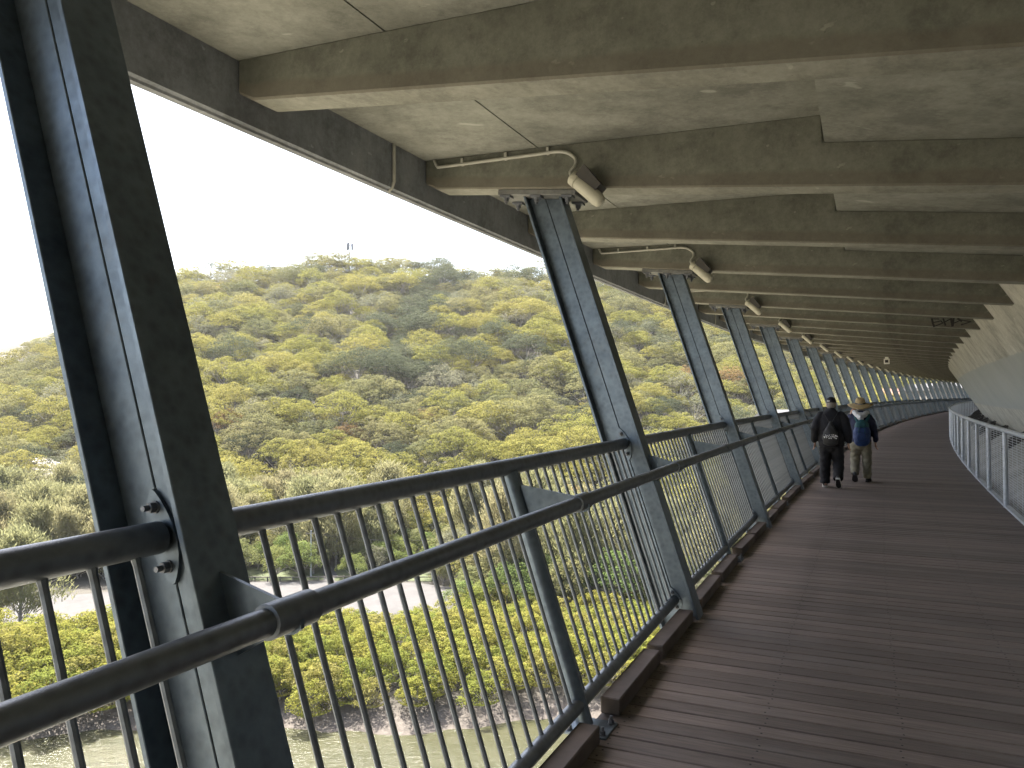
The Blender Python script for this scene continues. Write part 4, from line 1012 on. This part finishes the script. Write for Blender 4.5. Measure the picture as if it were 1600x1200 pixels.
# antenna mast on the ridge, lattice pylon behind it
def on_ridge(p, y): x = (p-800)/FPX*y; return x, y, float(terrain(x, y))
M_ant = plain('antenna_grey', (.16,.16,.17), .6)
x, y, z = on_ridge(545, 352); zt = HC+(630-379)/FPX*352
an = tag(empty('antenna_mast', Matrix.Translation((x, y, z))), 'grey telecom mast with panel antennas poking above the ridge trees', 'mast'); h = zt-z
mb = MB(); mb.tube([(0,0,0), (0,0,h)], [.35, .22], 10); mb.build('shaft', M_ant, an)
for k in range(3):
    q = k*2.094+.4; mb = MB(); mb.box((1.3*math.cos(q), 1.3*math.sin(q), h-1.3), (.8, .8, 3.2)); pn = mb.build('panel_antenna', M_ant, an)
    m2 = MB(); m2.tube([(0,0,h-.7), (1.1*math.cos(q), 1.1*math.sin(q), h-.7)], .12, 6); m2.build('arm', M_ant, pn)
x, y, z = on_ridge(776, 420); zt = HC+(630-374)/FPX*420
M_py = plain('pylon_grey', (.5,.5,.5), .5)
py_ = tag(empty('power_pylon', Matrix.Translation((x, y, z-6))), 'pale lattice power pylon faint against the white sky', 'pylon'); h = zt-z+6
mb = MB(); lv = np.linspace(0, 1, 9); cor = [(-1,-1),(1,-1),(1,1),(-1,1)]
for sx_, sy_ in cor: mb.tube([(sx_*(3.2-2.4*t), sy_*(3.2-2.4*t), h*t) for t in lv], .10, 4)
for i in range(8):
    a, b = lv[i], lv[i+1]
    for j in range(4):
        c0, c1 = cor[j], cor[(j+1) % 4]; ra, rb_ = 3.2-2.4*a, 3.2-2.4*b
        mb.tube([(c0[0]*ra, c0[1]*ra, h*a), (c1[0]*rb_, c1[1]*rb_, h*b)], .06, 4); mb.tube([(c1[0]*ra, c1[1]*ra, h*a), (c0[0]*rb_, c0[1]*rb_, h*b)], .06, 4)
mb.build('tower', M_py, py_)
for zz in (.82, .97):
    mb = MB(); mb.tube([(-5,0,h*zz-.4), (0,0,h*zz), (5,0,h*zz-.4)], .12, 5); mb.build('crossarm', M_py, py_)
# houses on the far bank seen through the last gaps
M_hw = plain('house_wall', (.16,.145,.125), .8); M_roofs = [plain('roof_tin', (.09,.088,.086), .7), plain('roof_tile', (.20,.10,.07), .7)]; M_glass = plain('window_glass', (.05,.06,.07), .15, bmp=0)
def house(p, y, zb_, w, d, h, rot, roof, label):
    x = (p-800)/FPX*y; hs = tag(empty('house', Matrix.Translation((x, y, zb_)) @ Matrix.Rotation(rot, 4, 'Z')), label, 'house')
    mb = MB(); mb.box((0,0,h/2-1), (w, d, h+2)); mb.build('wall', M_hw, hs)
    mb = MB(); e = .5; V = [(-w/2-e,-d/2-e,h), (w/2+e,-d/2-e,h), (w/2+e,d/2+e,h), (-w/2-e,d/2+e,h), (-w/2-e,0,h+d*.28), (w/2+e,0,h+d*.28)]
    mb.add(V, [(0,1,5,4), (2,3,4,5), (0,4,3), (1,2,5), (3,2,1,0)]); mb.build('roof', roof, hs)
    for k in range(3):
        mb = MB(); mb.box((-w*.32+k*w*.32, -d/2-.02, h*.55), (w*.16, .08, h*.36)); mb.build('window', M_glass, hs)
hx = [(1222, 165, -4.5, 9, 6, 3, .3, 0, 'low pale house with a tin roof between the fourth and fifth struts'),
      (1402, 250, -1, 13, 8, 5, .2, 1, 'pale house with red roof seen through the gaps beyond the two people'),
      (1445, 235, 0, 12, 8, 5, .4, 0, 'white house with tin roof in the narrow far gaps left of the fence bend'),
      (1474, 225, -.5, 12, 8, 5.5, .1, 0, 'white house in the far gaps nearest the girder wall'),
      (1497, 215, -.5, 12, 9, 6, .5, 0, 'white house in the last gap beside the pale girder wall')]
for a in hx: house(*a[:7], M_roofs[a[7]], a[8])

# ---------------------------------------------------------------- air
HAZE = .00008
if HAZE:
    mb = MB(); mb.box((0, 0, 60), (8300, 8300, 250)); m = bpy.data.materials.new('haze'); m.use_nodes = True; nt = m.node_tree
    nt.nodes.remove(nt.nodes['Principled BSDF']); pv = nt.nodes.new('ShaderNodeVolumePrincipled'); pv.inputs['Density'].default_value = HAZE; pv.inputs['Color'].default_value = (.95, .95, .93, 1); pv.inputs['Anisotropy'].default_value = .3
    nt.links.new(pv.outputs[0], nt.nodes['Material Output'].inputs['Volume']); tag(mb.build('haze', m), kind='stuff')
# ---------------------------------------------------------------- camera, sky, sun
cam = bpy.data.cameras.new('camera'); co = bpy.data.objects.new('camera', cam); C.objects.link(co)
cam.sensor_width = 36; cam.lens = 36*FPX/1600; cam.clip_start = .05; cam.clip_end = 9000
cp, sp_ = math.cos(PITCH), math.sin(PITCH); F_ = Vector((0, cp, sp_)); U_ = Vector((0, -sp_, cp)); R_ = Vector((1, 0, 0)); cr, sr = math.cos(ROLL), math.sin(ROLL)
u, v = R_*cr+U_*sr, -R_*sr+U_*cr; M = Matrix.Identity(4)
M.col[0][:3] = u; M.col[1][:3] = v; M.col[2][:3] = -F_; M.col[3][:3] = (0, 0, HC); co.matrix_world = M
bpy.context.scene.camera = co
EL, AZ = 60, -38          # sun elevation; azimuth from +Y, negative to the left
wd = bpy.data.worlds.new('World'); bpy.context.scene.world = wd; wd.use_nodes = True; nt = wd.node_tree
sk = nt.nodes.new('ShaderNodeTexSky'); sk.sky_type = 'NISHITA'; sk.sun_disc = False; sk.sun_elevation = R(EL); sk.sun_rotation = R(AZ); sk.dust_density = 4.0; sk.air_density = 1.0; sk.ozone_density = .6
bg = nt.nodes['Background']; nt.links.new(sk.outputs[0], bg.inputs[0]); bg.inputs[1].default_value = .11
sun = bpy.data.lights.new('sun', 'SUN'); sun.energy = 5.0; sun.angle = R(.53); sun.color = (1, .96, .89); so = bpy.data.objects.new('sun', sun); C.objects.link(so)
d = Vector((math.sin(R(AZ))*math.cos(R(EL)), math.cos(R(AZ))*math.cos(R(EL)), math.sin(R(EL)))); so.rotation_euler = d.to_track_quat('Z', 'Y').to_euler(); so.location = (0, 0, 60)
sc = bpy.context.scene; vs = sc.view_settings; vs.view_transform = 'Standard'; vs.look = 'None'; vs.exposure = 2.55; vs.gamma = 1
cy = sc.cycles; cy.max_bounces = 8; cy.diffuse_bounces = 5; cy.glossy_bounces = 3; cy.transmission_bounces = 4; cy.transparent_max_bounces = 4; cy.caustics_reflective = False; cy.caustics_refractive = False
cy.use_denoising = True; cy.sample_clamp_indirect = 6
